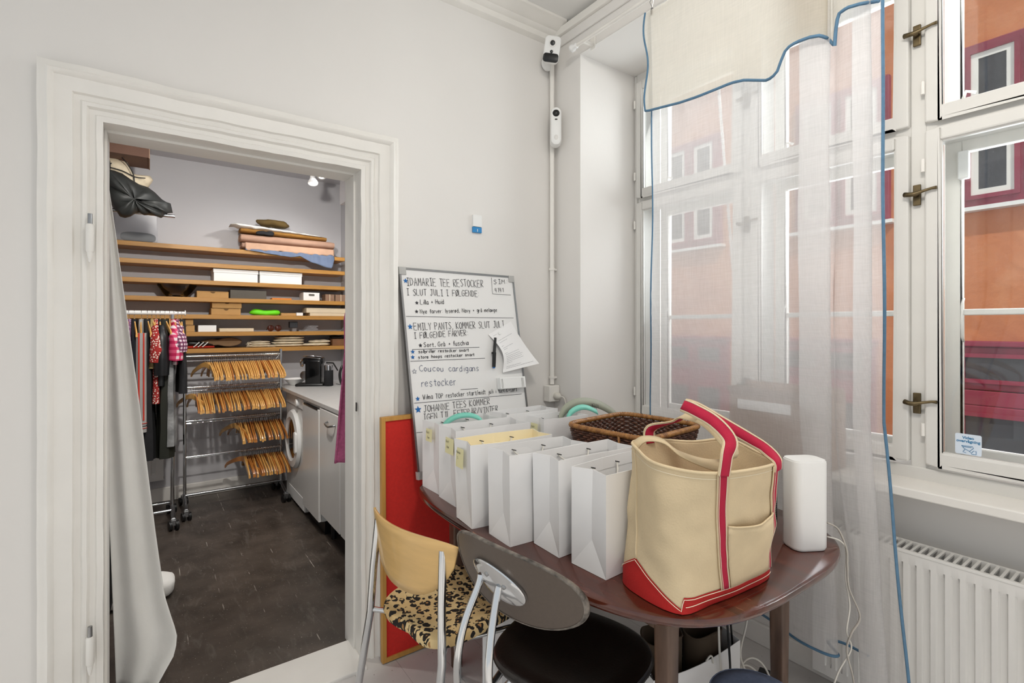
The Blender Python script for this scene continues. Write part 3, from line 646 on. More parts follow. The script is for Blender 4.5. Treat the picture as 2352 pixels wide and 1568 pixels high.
# ================================================================== WHITEBOARD WITH HANDWRITING
# strokes as lists of points on a 4 x 6 grid
FONT = {
'A':[[(0,0),(2,6),(4,0)],[(.8,2.3),(3.3,2.3)]],'B':[[(0,0),(0,6),(3,5.5),(3,3.6),(0,3),(3.7,2.6),(3.6,.4),(0,0)]],'C':[[(4,5.3),(2.2,6),(.3,4.3),(.2,1.6),(2,0),(4,.8)]],
'D':[[(0,0),(0,6),(2.6,5.4),(4,3),(2.6,.5),(0,0)]],'E':[[(4,6),(0,6),(0,0),(4,0)],[(0,3.2),(3.2,3.2)]],'F':[[(4,6),(0,6),(0,0)],[(0,3.2),(3.2,3.2)]],
'G':[[(4,5.2),(2,6),(.1,4),(.2,1.2),(2,0),(4,1),(4,3),(2.2,3)]],'H':[[(0,0),(0,6)],[(4,0),(4,6)],[(0,3),(4,3)]],'I':[[(0.6,6),(3.4,6)],[(2,6),(2,0)],[(.6,0),(3.4,0)]],
'J':[[(1,6),(4,6)],[(2.8,6),(2.8,1),(1.4,0),(.2,1)]],'K':[[(0,0),(0,6)],[(3.8,6),(0,2.6),(3.8,0)]],'L':[[(0,6),(0,0),(3.6,0)]],'M':[[(0,0),(.4,6),(2,2.5),(3.8,6),(4.2,0)]],
'N':[[(0,0),(0,6),(3.8,0),(3.8,6)]],'O':[[(2,0),(.1,1.5),(.1,4.5),(2,6),(3.9,4.5),(3.9,1.5),(2,0)]],'P':[[(0,0),(0,6),(3,5.8),(3.6,4.4),(2.6,3),(0,2.8)]],
'R':[[(0,0),(0,6),(3,5.8),(3.6,4.6),(2.6,3.2),(0,3),(3.8,0)]],'S':[[(3.8,5.4),(2,6),(.3,4.8),(2,3.3),(3.8,1.6),(2,0),(0,.8)]],'T':[[(0,6),(4,6)],[(2,6),(2,0)]],
'U':[[(0,6),(.1,1.3),(1.6,0),(3.3,1),(3.6,6)]],'V':[[(0,6),(2,0),(4,6)]],'W':[[(0,6),(1,0),(2,4),(3,0),(4,6)]],'Y':[[(0,6),(2,3),(4,6)],[(2,3),(2,0)]],
'\u00d8':[[(2,0),(.1,1.5),(.1,4.5),(2,6),(3.9,4.5),(3.9,1.5),(2,0)],[(0,-.4),(4,6.4)]],'\u00c5':[[(0,0),(2,5.4),(4,0)],[(.8,2),(3.2,2)],[(1.6,6),(2,6.7),(2.4,6),(1.6,6)]],
'a':[[(3,3.6),(1,3.8),(.1,1.6),(1.2,0),(2.8,1),(3,3.8),(3.1,.6),(3.6,0)]],'b':[[(0,6),(0,0),(2.6,.3),(2.8,2.8),(0,3)]],'c':[[(3,3.3),(1.4,3.9),(.1,2),(1.2,0),(3,.6)]],
'd':[[(2.9,3.4),(.8,3.4),(.1,1.2),(1.4,0),(2.9,1)],[(3,6),(3,0)]],'e':[[(.2,2),(3,2.2),(1.8,3.9),(.1,2.3),(.8,0),(3,.5)]],'f':[[(3,5.6),(1.8,6),(1.4,0)],[(.2,3.4),(2.8,3.6)]],
'g':[[(3,3.5),(1,3.7),(.1,1.8),(1.4,.4),(3,1.4),(3,3.8),(2.8,-1.4),(.6,-1.8)]],'h':[[(0,6),(0,0)],[(0,2.4),(1.8,3.7),(2.8,2.4),(2.8,0)]],'i':[[(1.2,3.6),(1.2,0)],[(1.2,5),(1.3,5.2)]],
'j':[[(2,3.6),(1.8,-1),(.4,-1.6)],[(2,5),(2.1,5.2)]],'k':[[(0,6),(0,0)],[(2.8,3.8),(0,1.8),(3,0)]],'l':[[(1,6),(1,0)]],'m':[[(0,0),(0,3.6),(.2,2.6),(1.4,3.7),(1.9,2.4),(1.9,0)],[(1.9,2.6),(3.2,3.7),(3.8,2.4),(3.8,0)]],
'n':[[(0,3.6),(0,0)],[(0,2.4),(1.8,3.7),(2.8,2.4),(2.8,0)]],'o':[[(1.5,0),(.1,1.9),(1.5,3.8),(3,1.9),(1.5,0)]],'p':[[(0,3.6),(0,-1.8)],[(0,3),(2.4,3.6),(2.8,1),(0,.4)]],
'r':[[(.2,3.6),(.2,0)],[(.2,2.4),(1.4,3.7),(2.6,3.4)]],'s':[[(2.8,3.4),(1.2,3.9),(.4,2.7),(2.5,1.3),(1.4,0),(.1,.4)]],'t':[[(1.4,5.4),(1.4,.4),(2.4,0)],[(.2,3.7),(2.8,3.7)]],
'u':[[(0,3.6),(.1,.6),(1.6,0),(2.7,1)],[(2.8,3.6),(2.8,0)]],'v':[[(0,3.7),(1.4,0),(2.9,3.7)]],'w':[[(0,3.7),(1,0),(2,3),(3,0),(4,3.7)]],'y':[[(0,3.6),(1.5,.6)],[(3,3.6),(1,-1.6)]],
'\u00f8':[[(1.5,0),(.1,1.9),(1.5,3.8),(3,1.9),(1.5,0)],[(0,-.3),(3,4.2)]],'\u00e5':[[(3,3.4),(1,3.6),(.1,1.6),(1.2,0),(2.8,1),(3,3.6),(3,0)],[(1.4,4.8),(1.8,5.5),(2.2,4.8),(1.4,4.8)]],
'1':[[(1,5),(2,6),(2,0)]],'4':[[(.6,6),(.3,2.8),(3.4,2.8)],[(2.8,6),(2.8,0)]],'5':[[(3.4,6),(.6,6),(.4,3.4),(2.8,3.2),(3,.8),(.2,0)]],'0':[[(1.7,0),(.1,2),(.2,4.5),(1.8,6),(3.3,4.4),(3.2,1.6),(1.7,0)]],'7':[[(0,6),(3.4,6),(1.4,0)]],
':':[[(1,4),(1.05,4.2)],[(1,1),(1.05,1.2)]],',':[[(1,.6),(.7,-.8)]],'+':[[(.6,2.6),(3,2.6)],[(1.8,3.9),(1.8,1.3)]],'/':[[(0,-.4),(3,6.4)]],'.':[[(1,0),(1.05,.2)]],'*':[]}
NARROW = {'i': 2.2, 'l': 2, 'I': 4.6, ':': 2.2, ',': 2.2, '1': 3.6, 't': 3.6, 'r': 3.6, 'f': 3.6, 'j': 3.2, '.': 2, ' ': 4.2, 'm': 5.2, 'w': 5.2, 'M': 5.8}
def adv(c): return NARROW.get(c, 5.2 if c.isupper() or c.isdigit() else 4.4)
def handwrite(m, s, P0, P1, h, Nn, up, r=.0011, jit=.16):
    """single-stroke lettering from P0 to P1 (baseline points), cap height h, on a surface with normal Nn"""
    U = P1-P0; L = U.length; U = U/L; tot = sum(adv(c) for c in s); k = L/tot; g = h/6; x = 0
    for c in s:
        jx, jy = random.uniform(-1, 1)*jit*2, random.uniform(-1, 1)*jit*1.5; sl = random.uniform(-.04, .06)
        for st in FONT.get(c, []):
            pts = []
            for a, b in st:
                a += random.uniform(-jit, jit)*.6; b += random.uniform(-jit, jit)
                pts.append(P0 + U*((x+a*.95+jx+b*sl)*k) + up*((b+jy)*g) + Nn*.0012)
            if len(pts) > 3 and c.islower(): pts = crom(pts, 3)
            m.tube(pts, r, 4)
        x += adv(c)
BL, TL, TR = Vector((.932, 1.972, .752)), Vector((.895, YA-.02, 1.65)), Vector((1.478, YA-.02, 1.645))
bU = (TR-TL).normalized(); bN = bU.cross((TL-BL).normalized()).normalized(); bV = bN.cross(bU).normalized()
if bN.y > 0: bN = -bN
bV = (TL-BL).normalized()
BW = .6; BH = (TL-BL).dot(bV)
def bpt(px, py):                          # point of the board's plane
    d = Vector(ray(px, py)); o = Vector((0, 0, EYE)); return o + d*((TL-o).dot(bN)/d.dot(bN))
def zb5(zx, zy): return bpt(900+zx/3.408, 600+zy/3.408)
wb = thing('whiteboard', BL, 'portrait whiteboard full of handwritten restock notes leaning on the wall', 'whiteboard')
def bbox(m, u0, u1, v0, v1, d0, d1):      # u from left edge, v from top edge down, d out of the board
    P = lambda u, v, d: TL + bU*u - bV*v + bN*d
    return m.add([P(u0,v0,d0),P(u1,v0,d0),P(u1,v1,d0),P(u0,v1,d0),P(u0,v0,d1),P(u1,v0,d1),P(u1,v1,d1),P(u0,v1,d1)], [(3,2,1,0),(4,5,6,7),(0,1,5,4),(1,2,6,5),(2,3,7,6),(3,0,4,7)])
bbox(MB(), 0, BW, 0, BH, -.012, 0).build('writing_surface', M('whiteboard_enamel', 'ecebe9', .22, var=.005), wb)
m = MB(); f = .009; bbox(m, -f, 0, -f, BH, -.015, .004); bbox(m, BW, BW+f, -f, BH, -.015, .004); bbox(m, 0, BW, -f, 0, -.015, .004); bbox(m, 0, BW, BH-f, BH, -.015, .004)
m.build('aluminium_frame', STEEL, wb)
for (u, v) in ((-f, -f), (BW-.022, -f), (-f, BH-.03), (BW-.022, BH-.03)): bbox(MB(), u-.001, u+.032, v-.001, v+.032, -.016, .006).build('corner_cap', M('grey_plastic', 'b5b4b1', .5), wb)
inkb, inkd, inkn = MB(), MB(), MB()
def line(s, x0, y0, x1, y1, h, m=None, r=.0011): handwrite(m or inkd, s, zb5(x0, y0), zb5(x1, y1), h*.00191/3.408*1.04, bN, bV, r)
for s, x0, y0, x1, y1, h, m, r in (
 ('IDAMARIE TEE RESTOCKER', 118, 188, 722, 204, 60, inkd, .0012), ('I SLUT JULI I F\u00d8LGENDE:', 118, 265, 685, 276, 50, inkd, .0012),
 ('Lilla + Huid', 222, 338, 412, 333, 36, inkd, .0012), ('Nye farver: lyser\u00f8d, Navy + gr\u00e5 melange', 222, 408, 826, 394, 32, inkd, .0011),
 ('EMILY PANTS, KOMMER SLUT JULI', 175, 540, 885, 518, 55, inkd, .0012), ('I F\u00d8LGENDE FARVER:', 175, 605, 600, 580, 46, inkd, .0012),
 ('Sort, Gr\u00e5 + fuschia', 252, 672, 605, 654, 36, inkd, .0012), ('solbriller restocker snart', 208, 718, 606, 704, 24, inkd, .0012), ('store hoops restocker snart', 208, 762, 650, 740, 24, inkd, .0012),
 ('Coucou cardigans', 215, 862, 692, 858, 46, inkn, .001), ('restocker', 232, 982, 512, 965, 56, inkn, .001),
 ('Wilma TOP restocker start/midt juli i turkis+sort', 245, 1082, 982, 1016, 36, inkd, .001),
 ('JOHANNE TEES KOMMER', 250, 1182, 775, 1114, 50, inkd, .0012), ('IGEN TIL EFTER\u00c5R/VINTER', 250, 1246, 838, 1172, 48, inkd, .0012),
 ('SIM:', 800, 178, 908, 175, 38, inkd, .0012), ('4141', 805, 243, 880, 240, 36, inkd, .0012)): line(s, x0, y0, x1, y1, h, m, r)
def seg(pts, m=inkd, r=.001): m.tube([zb5(*p)+bN*.001 for p in pts], r, 4)
seg([(112, 430), (500, 438), (952, 443)]); seg([(160, 690), (685, 672)]); seg([(145, 782), (728, 758)]); seg([(175, 1110), (1015, 1038)]); seg([(538, 1003), (672, 995)]); seg([(192, 1340), (260, 1334)])
seg([(778, 128), (788, 255), (930, 264)]); 
def star(x, y, r, m, full=1):
    c = zb5(x, y)+bN*.0012; rr = r/3.408*.00191; n = 10
    P = [c + bU*(math.sin(2*PI*i/n)*rr*(1 if i % 2 == 0 else .42)) + bV*(math.cos(2*PI*i/n)*rr*(1 if i % 2 == 0 else .42)) for i in range(n)]
    if full: m.add([c]+P, [(0, 1+i, 1+(i+1) % n) for i in range(n)])
    m.tube(P, .0009, 4, loop=True)
for x, y, r in ((107, 153, 20), (143, 512, 22), (163, 708, 17), (163, 750, 17), (202, 1076, 18), (205, 1160, 28)): star(x, y, r, inkb)
for x, y, r in ((195, 325, 15), (193, 393, 15), (223, 658, 16)): star(x, y, r, inkd)
star(176, 862, 20, inkn, 0)
inkd.build('black_handwriting', INK, wb); inkb.build('blue_stars', INKB, wb); inkn.build('navy_handwriting', INKN, wb)
# eraser box, marker, sheet, magnet on the board
def bquad(zx0, zy0, zx1, zy1, zx2, zy2, zx3, zy3): return [zb5(zx0, zy0), zb5(zx1, zy1), zb5(zx2, zy2), zb5(zx3, zy3)]
c0, c1 = zb5(778, 872), zb5(988, 945)
u0, v0 = (c0-TL).dot(bU), -(c0-TL).dot(bV); u1, v1 = (c1-TL).dot(bU), -(c1-TL).dot(bV)
er = thing('marker_tray', TL + bU*u0 - bV*v1, 'white magnetic marker tray stuck on the lower right of the whiteboard', 'tray')
bbox(MB(), u0, u1-.004, v0+.006, v1, .001, .035).build('tray_body', WHITE, er, bevel=.003)
m = MB()
for k in (.008, .013, u1-u0-.030, u1-u0-.025, u1-u0-.02): bbox(m, u0+k, u0+k+.0015, v0+.012, v1-.004, .035, .0362)
m.build('tray_ribs', M('grey_plastic', 'b5b4b1', .5), er)
mk_ = thing('board_marker', zb5(785, 860), 'black whiteboard marker with blue tip hanging beside the curled sheet', 'marker')
q0, q1, q2 = zb5(800, 600)+bN*.012, zb5(790, 715)+bN*.014, zb5(788, 828)+bN*.012
MB().cyl(q0, q1, .0065, .0075, 12).build('marker_body', BLACK, mk_, smooth='a'); MB().cyl(q1, q2, .0092, .0085, 12).box(q1-Vector((.014, .004, .006)), q1-Vector((.006, -.004, -.003))).build('marker_cap', BLACK, mk_, smooth='a')
MB().cyl(q2, q2-bV*.006, .007, .006, 12).build('blue_tip', INKB, mk_, smooth='a')
# curled paper sheet held by a magnet
sh = thing('paper_sheet', zb5(840, 870), 'curling printed paper sheet held on the whiteboard by a white magnet', 'paper')
A_, B_, C_, D_ = zb5(752, 572), zb5(930, 470), zb5(1105, 805), zb5(855, 872)
rows = []
for i in range(17):
    t = i/16; row = []
    for k in range(13):
        q = k/12; p = A_.lerp(B_, q).lerp(D_.lerp(C_, q), t)
        curl = (1-q)**2*math.sin(PI*min(1, t*1.1))*.02 + t*t*.035*(.4+q); p = p + bN*(.002+curl) + bU*((1-q)*math.sin(PI*t)*.03)
        row.append(p)
    rows.append(row)
MB().grid(rows).build('sheet', PAPER, sh, smooth=True)
m = MB()
random.seed(3)
for t, ql in ((.08, [.1, .25]), (.22, [.12, .78]), (.27, [.12, .5]), (.36, [.1, .2]), (.41, [.12, .6]), (.45, [.12, .3]), (.54, [.1, .22]), (.58, [.12, .7]), (.63, [.12, .68]), (.67, [.12, .75]), (.71, [.12, .7]), (.75, [.12, .72]), (.79, [.12, .3]), (.88, [.1, .55]), (.92, [.1, .9])):
    def on(q, t):
        i = t*16; a = int(i); b = q*12; c = int(b); p = rows[a][c].lerp(rows[a][min(c+1, 12)], b-c); r2 = rows[min(a+1, 16)][c].lerp(rows[min(a+1, 16)][min(c+1, 12)], b-c); return p.lerp(r2, i-a)
    q = ql[0]
    while q < ql[1]:
        e = min(ql[1], q+random.uniform(.03, .09)); m.tube([on(q, t)+bN*.0008, on((q+e)/2, t)+bN*.0008, on(e, t)+bN*.0008], .0005, 4); q = e+.012
m.build('printed_lines', M('print_grey', '6b6b70', .8), sh)
mg = zb5(838, 562)+bN*.003
tag(MB().lathe([(.0095, 0), (.0095, .004), (.007, .0065), (.0001, .007)], mg, 20, bN).build('magnet', WHITE, smooth='a'), 'small round white magnet holding the curled sheet to the whiteboard', 'magnet')

# ================================================================== RED PIN BOARD
P0, P1, P2 = pt(876, 1507, y=1.985), pt(872, 962, y=YA-.065), None
rb = thing('red_pinboard', (.86, 2.0, 0), 'red felt pinboard in a narrow pine frame leaning against the door casing', 'pinboard')
bl = Vector((.783, 2.022, .004)); tl = Vector((.783, 2.036, 1.02)); u = Vector((1, .0, 0)); v = (tl-bl).normalized(); n = u.cross(v)
if n.y > 0: n = -n
def pb(m, a, b, c, d, e, f_):
    P = lambda x, y, z: bl + u*x + v*y + n*z
    return m.add([P(a,c,e),P(b,c,e),P(b,d,e),P(a,d,e),P(a,c,f_),P(b,c,f_),P(b,d,f_),P(a,d,f_)], [(3,2,1,0),(4,5,6,7),(0,1,5,4),(1,2,6,5),(2,3,7,6),(3,0,4,7)])
WB_, HB_ = .5, (tl-bl).length
pb(MB(), .014, WB_-.014, .014, HB_-.014, -.003, .004).build('felt_panel', RED, rb)
for a, b, c, d in ((0, .018, 0, HB_), (WB_-.018, WB_, 0, HB_), (.018, WB_-.018, 0, .018), (.018, WB_-.018, HB_-.018, HB_)): pb(MB(), a, b, c, d, -.012, .012).build('frame_rail', PINE, rb, bevel=.0015)

# ================================================================== TABLE AND WHAT STANDS ON IT
TZ = .742
def tabpt(a):
    c, s = math.cos(a), math.sin(a); cx, cy, ax, ay = 1.358, 1.316, .517, .700
    n_ = 2.1 if c > 0 and s > 0 else (3.4 if c > 0 else (5 if s > 0 else 3.3))
    return cx + ax*math.copysign(abs(c)**(2/n_), c), cy + ay*math.copysign(abs(s)**(2/n_), s)
NTB = 120; ring = [tabpt(2*PI*k/NTB) for k in range(NTB)]
ring = [(x, y) for x, y in ring]
tb = thing('dining_table', (1.325, 1.335, 0), 'dark reddish-brown oval table with rounded edge under the paper bags', 'table')
def tr_(k, z): return [Vector((1.358+(x-1.358)*k, 1.316+(y-1.316)*k, z)) for x, y in ring]
MB().loft([tr_(.95, TZ-.030), tr_(.985, TZ-.028), tr_(.997, TZ-.020), tr_(1.0, TZ-.012), tr_(.997, TZ-.004), tr_(.985, TZ), tr_(.5, TZ)]).build('tabletop', MC['table'], tb, smooth='a')
m = MB(); 
for a, b in (((1.0, .80), (1.55, .80)), ((1.0, 1.86), (1.62, 1.86))): m.box((a[0]+.05, a[1]-.01, TZ-.10), (b[0], b[1]+.01, TZ-.029))
m.box((1.03, .82, TZ-.10), (1.05, 1.84, TZ-.029)); m.box((1.64, .82, TZ-.10), (1.66, 1.84, TZ-.029)); m.build('apron', MC['tleg'], tb)
for x, y, k in ((1.045, .80, .024), (1.58, .79, .024), (1.03, 1.83, .026), (1.64, 1.85, .026)): 
    MB().loft([[Vector((x+a, y+b, z)) for a, b in rrect(2*k*s_, 2*k*s_, .008, 3)] for z, s_ in ((0, .72), (TZ-.03, 1))]).build('leg', MC['tleg'], tb, smooth='a')

NEAR = ['front most white paper bag beside the canvas tote', 'white paper bag second from the canvas tote', 'white paper bag third from the canvas tote, with a short front face',
        'white paper bag with cream yellow inside and a yellow note', 'white paper bag with a yellow note, between the cream-lined bag and the end bag', 'white paper bag at the far left end of the table by the whiteboard',
        'white paper bag behind the wicker basket holding curved belts', 'white paper bag against the wall beside the whiteboard foot', 'white paper bag at the back between the belt bag and the wall']
def bag(c, wx, wy, h, label, rz=0, flare=.0, inner=PAPER, sag=0, handles=True, seed=0, mat=PAPER, z0=TZ+.001, holes=True):
    """gusseted paper carrier: c = near left foot corner (x,y); wx along x, wy along y"""
    r = thing('paper_bag', (c[0]+wx/2, c[1]+wy/2, z0), label, 'paper bag', 'white paper carrier bags')
    R = Matrix.Rotation(rz, 3, 'Z'); o = Vector((c[0], c[1], z0)); rnd = random.Random(seed)
    def P(x, y, z): return o + R @ Vector((x, y, z))
    hf = h*.30; g = .016; m = MB(); j = lambda a=.004: rnd.uniform(-a, a)
    # levels: foot, fold line, mid, top
    lv = []
    for z, fx, fy, gi in ((0, 0, 0, 0), (hf, flare*.2, 0, .9), (h*.62, flare*.6, 0, .8), (h, flare, 0, 1)):
        a, b = -fx, wx+fx; y0, y1 = 0-fx*.3, wy+fx*.3
        lv.append([P(a, y0, z), P((a+b)*.33, y0-sag*gi+j(), z+j(.002)), P((a+b)*.67, y0-sag*gi+j(), z+j(.002)), P(b, y0, z+j(.003)), P(b-g*gi, (y0+y1)/2, z), P(b, y1, z), P((a+b)/2, y1+sag*gi+j(), z), P(a, y1, z+j(.003)), P(a+g*gi*1.1, (y0+y1)/2+j(.002), z)])
    # pyramid crease of the gusset end
    N_ = len(lv[0]); 
    for i in range(3):
        for k in range(N_):
            k2 = (k+1) % N_
            if i == 0 and k in (3, 7): m.add([lv[0][k], lv[1][k+1], lv[1][k]], [(0, 1, 2)]); continue
            if i == 0 and k in (4, 8): m.add([lv[0][k2], lv[1][k2], lv[1][k]], [(0, 1, 2)]); m.add([lv[0][k-1], lv[0][k2], lv[1][k]], [(0, 1, 2)]); continue
            m.add([lv[i][k], lv[i][k2], lv[i+1][k2], lv[i+1][k]], [(0, 1, 2, 3)])
    m.add([lv[0][k] for k in (0, 1, 2, 3, 5, 6, 7)], [tuple(range(6, -1, -1))])
    m.build('bag_body', [mat], r, solid=.0012)
    # turned-in rim and inner liner
    m = MB(); top = lv[3]; cen = sum(top, Vector())/N_
    inn = [p.lerp(cen, .018) for p in top]; inn2 = [p.lerp(cen, .018) - Vector((0, 0, .035)) for p in top]; low_ = [(p.lerp(cen, .04) - Vector((0, 0, h-.012))) for p in lv[3]]
    m.loft([inn, inn2], True, False)
    m.build('turned_rim', inner, r, solid=.001)
    if inner is not PAPER:
        m = MB(); m.loft([inn2, [lv[0][k].lerp(cen - Vector((0, 0, h)), .2) + Vector((0, 0, .03)) for k in range(N_)]], True, True); m.build('cream_lining', inner, r)
    if holes:
        for sx_, yy in ((.3, 0), (.7, 0), (.3, wy), (.7, wy)):
            m = MB(); s_ = 1 if yy == 0 else -1
            p = P(wx*sx_, yy+.004*s_, h-.018); m.tube([p + R @ Vector((-.008, .003*s_, .002)), p + R @ Vector((.008, .004*s_, -.003))], .0018, 6); m.build('toggle', BLACK if s_ < 0 else BLACK, r)
        if handles:
            for yy, dd in ((0, -.006), (wy, -.008)):
                s_ = 1 if yy == 0 else -1
                q = [P(wx*.3, yy+dd*s_*.4, h-.018), P(wx*.33, yy+dd*s_*2, h+.004), P(wx*.42, yy+dd*s_*2.4, h-.05), P(wx*.5, yy+dd*s_*2, h-.085), P(wx*.6, yy+dd*s_*2.4, h-.05), P(wx*.67, yy+dd*s_*2, h+.002), P(wx*.7, yy+dd*s_*.4, h-.018)]
                if yy == 0: q = [P(a[0], a[1], a[2]) for a in ((wx*.3, .004, h-.018), (wx*.32, .018, h-.03), (wx*.42, .03, h-.075), (wx*.5, .03, h-.09), (wx*.6, .03, h-.07), (wx*.68, .018, h-.03), (wx*.7, .004, h-.018))]
                else: q = [P(a[0], a[1], a[2]) for a in ((wx*.3, wy-.004, h-.018), (wx*.32, wy-.012, h-.03), (wx*.42, wy-.028, h-.05), (wx*.5, wy-.028, h-.07), (wx*.6, wy-.028, h-.05), (wx*.68, wy-.012, h-.03), (wx*.7, wy-.004, h-.018))]
                MB().tube(crom(q, 5), .0026, 6).build('cord_handle', CABLE, r, smooth=True)
    return r, P
bag((.961, .924), .27, .122, .270, NEAR[0], math.radians(4), 0, seed=1, sag=.004)
bag((.945, 1.09), .31, .118, .276, NEAR[1], math.radians(-1), .004, seed=2, sag=.003)
bag((.873, 1.228), .30, .122, .272, NEAR[2], math.radians(-2), .004, seed=3, sag=.002)
r3, P3 = bag((.850, 1.41), .31, .115, .272, NEAR[3], math.radians(-4), .008, inner=YPAPER, seed=4, sag=.012)
r4, P4 = bag((.905, 1.615), .33, .140, .275, NEAR[4], math.radians(-2), .0, seed=5, sag=.003)
r5, P5 = bag((.918, 1.772), .30, .140, .270, NEAR[5], math.radians(1), .0, seed=6, sag=.003)
r6, P6 = bag((1.33, 1.63), .24, .12, .270, NEAR[6], math.radians(-3), .0, seed=7)
bag((1.26, 1.80), .30, .12, .272, NEAR[7], math.radians(2), .0, seed=8)
def note(P, y0, y1, z0, z1, lines, lab, seed, under=None):
    r = thing('sticky_note', P(-.003, (y0+y1)/2, z0), lab, 'note')
    m = MB(); m.add([P(-.0035, y1, z1), P(-.0035, y0, z1), P(-.006, y0, z0), P(-.006, y1, z0)], [(0, 1, 2, 3)]); m.build('note_sheet', STICK, r, solid=.0004)
    m = MB(); random.seed(seed); n_ = (P(-1, 0, 0)-P(0, 0, 0)).normalized()
    for i, s in enumerate(lines):
        zz = z1-(.018+i*.020); handwrite(m, s, P(-.0055, y1-.008, zz), P(-.0055, y1-.008-len(s)*.006, zz), .009, n_, Vector((0, 0, 1)), .00035)
    m.build('note_writing', INK, r)
note(P5, .05, .10, .195, .245, ['Belt', '85cm'], 'yellow sticky note on the end bag nearest the whiteboard', 1)
note(P4, .01, .075, .185, .243, ['Belt', '90cm'], 'yellow sticky note on the second bag from the whiteboard', 2)
note(P3, .055, .11, .180, .245, ['Hanne', 'x5'], 'yellow sticky note on the bag with cream lining', 3)
note(P6, .04, .09, .19, .245, ['Belt', '85cm'], 'yellow sticky note on the bag holding the grey belts', 4)
# belts standing up out of the bags
def arch(pts, wd, mat, name, label, th=.0025, text=None):
    C_ = crom(pts, 10); rows = [[], []]
    for i, p in enumerate(C_):
        rows[0].append(p + wd*.5); rows[1].append(p - wd*.5)
    r = thing(name, C_[0], label, 'belt')
    MB().grid(rows).build('strap', mat, r, smooth=True, solid=th); return r
arch([pt(1015, 985, y=1.90), pt(1028, 968, y=1.89), pt(1050, 956, y=1.88), pt(1078, 953, y=1.87), pt(1100, 960, y=1.86), pt(1112, 972, y=1.85)], Vector((.0, .012, .02)), TEAL, 'teal_belt', 'teal curved belt arching out of the end paper bag by the whiteboard')
arch([pt(1285, 965, y=1.68), pt(1298, 940, y=1.69), pt(1330, 924, y=1.70), pt(1370, 927, y=1.71), pt(1405, 945, y=1.72), pt(1425, 965, y=1.72)], Vector((0, .01, .04)), GBELT, 'grey_belt', 'grey-green wide belt with black lettering arching out of the bag behind the basket')
arch([pt(1302, 966, y=1.66), pt(1310, 948, y=1.66), pt(1330, 936, y=1.665), pt(1350, 936, y=1.67), pt(1372, 946, y=1.675)], Vector((0, .012, .022)), TEAL, 'teal_belt', 'smaller teal belt arching inside the grey belt in the bag behind the basket')
m = MB(); handwrite(m, 'WILEN', pt(1359, 932, y=1.695), pt(1375, 936, y=1.695), .014, Vector((0, -1, 0)), Vector((0, .1, 1)).normalized(), .0006, .05)
handwrite(m, 'STORE', pt(1357, 940, y=1.695), pt(1373, 944, y=1.695), .014, Vector((0, -1, 0)), Vector((0, .1, 1)).normalized(), .0006, .05)
gb = [o for o in COL.objects if o.name.startswith('grey_belt')][0]; m.build('belt_lettering', INK, gb)

# wicker basket
bk = thing('wicker_basket', (1.60, 1.385, TZ), 'rectangular brown wicker basket with honey-coloured rim on the table', 'basket')
bc = Vector((1.60, 1.385, 0))
def bring(z, t, n=120):
    hx, hy = lerp(.15, .20, t), lerp(.15, .195, t); out = []
    for k in range(n):
        a = 2*PI*(k+.5)/n; c, s = math.cos(a), math.sin(a); q = (abs(c)**7 + abs(s)**7)**(1/7)
        out.append(bc + Matrix.Rotation(math.radians(6), 3, 'Z') @ Vector((c/q*hx, s/q*hy, z)))
    return out
BZ0, BZ1 = TZ+.006, .995
m = MB()
for i in range(26):
    t = (i+.5)/26; z = lerp(BZ0+.004, BZ1-.008, t); R_ = bring(z, t, 160); P = []
    for k, p in enumerate(R_):
        d = (p-bc); d.z = 0; d.normalize(); P.append(p + d*(.0035*(1 if (k//2+i) % 2 else -1)))
    m.tube(P, .0050, 5, loop=True)
m.build('woven_wall', MC['wick'], bk, smooth=True)
m = MB()
for k in range(40):
    i = int(k*160/40); m.tube([bring(BZ0, 0, 160)[i], bring(BZ1, 1, 160)[i]], .003, 5)
m.build('stakes', MC['wick'], bk, smooth=True)
R_ = bring(BZ1+.004, 1.0, 400)
MB().tube(R_, [.0105 + .0012*math.sin(i*2.1) for i in range(400)], 8, loop=True).build('wrapped_rim', MC['rim'], bk, smooth=True)
m = MB(); P = bring(BZ0+.004, 0, 40); m.add(P, [tuple(range(40))]); m.build('basket_bottom', MC['wick'], bk, solid=.006)
for i in (int(160*.56), int(160*.6), int(160*.93), int(160*.97)):
    a, b = bring(BZ1, 1, 160)[i], bring(BZ1-.07, .7, 160)[i]; d = (a-bc); d.z = 0; d.normalize()
    MB().tube([a+d*.008, lerp(a, b, .5)+d*.009, b+d*.006], .005, 6).build('rim_lashing', MC['rim'], bk, smooth=True)

# canvas tote
tt = thing('canvas_tote', (1.15, .79, TZ+.002), 'large natural canvas tote bag with red base, red straps and side pocket', 'tote bag')
Z0 = TZ+.003
def trim_ring(t):       # t 0..1 from the base to the rim
    base = [(.999, .897), (.970, .80), (.988, .712), (1.08, .700), (1.19, .688), (1.322, .690), (1.345, .78), (1.335, .872), (1.22, .885), (1.11, .895)]
    top = [(1.045, .905), (.982, .835), (.930, .742), (.975, .655), (1.09, .618), (1.262, .640), (1.345, .735), (1.375, .835), (1.25, .868), (1.13, .905)]
    zt = [1.095, 1.096, 1.092, 1.083, 1.078, 1.065, 1.06, 1.072, 1.075, 1.09]
    out = []
    for i, ((a, b), (c, d)) in enumerate(zip(base, top)):
        s = t + .10*math.sin(PI*t); out.append(Vector((lerp(a, c, min(s, 1)), lerp(b, d, t), lerp(Z0, zt[i], t))))
    out = crom(out, 8, True); cen = sum(out, Vector())/len(out)
    for i, p in enumerate(out):
        k = (noise.noise(p*7+Vector((3, 1, 0)))*.020 + noise.noise(p*19)*.006)*math.sin(PI*min(1, t*1.05)); d = (p-cen); d.z = 0; d.normalize(); out[i] = p + d*k
    return out
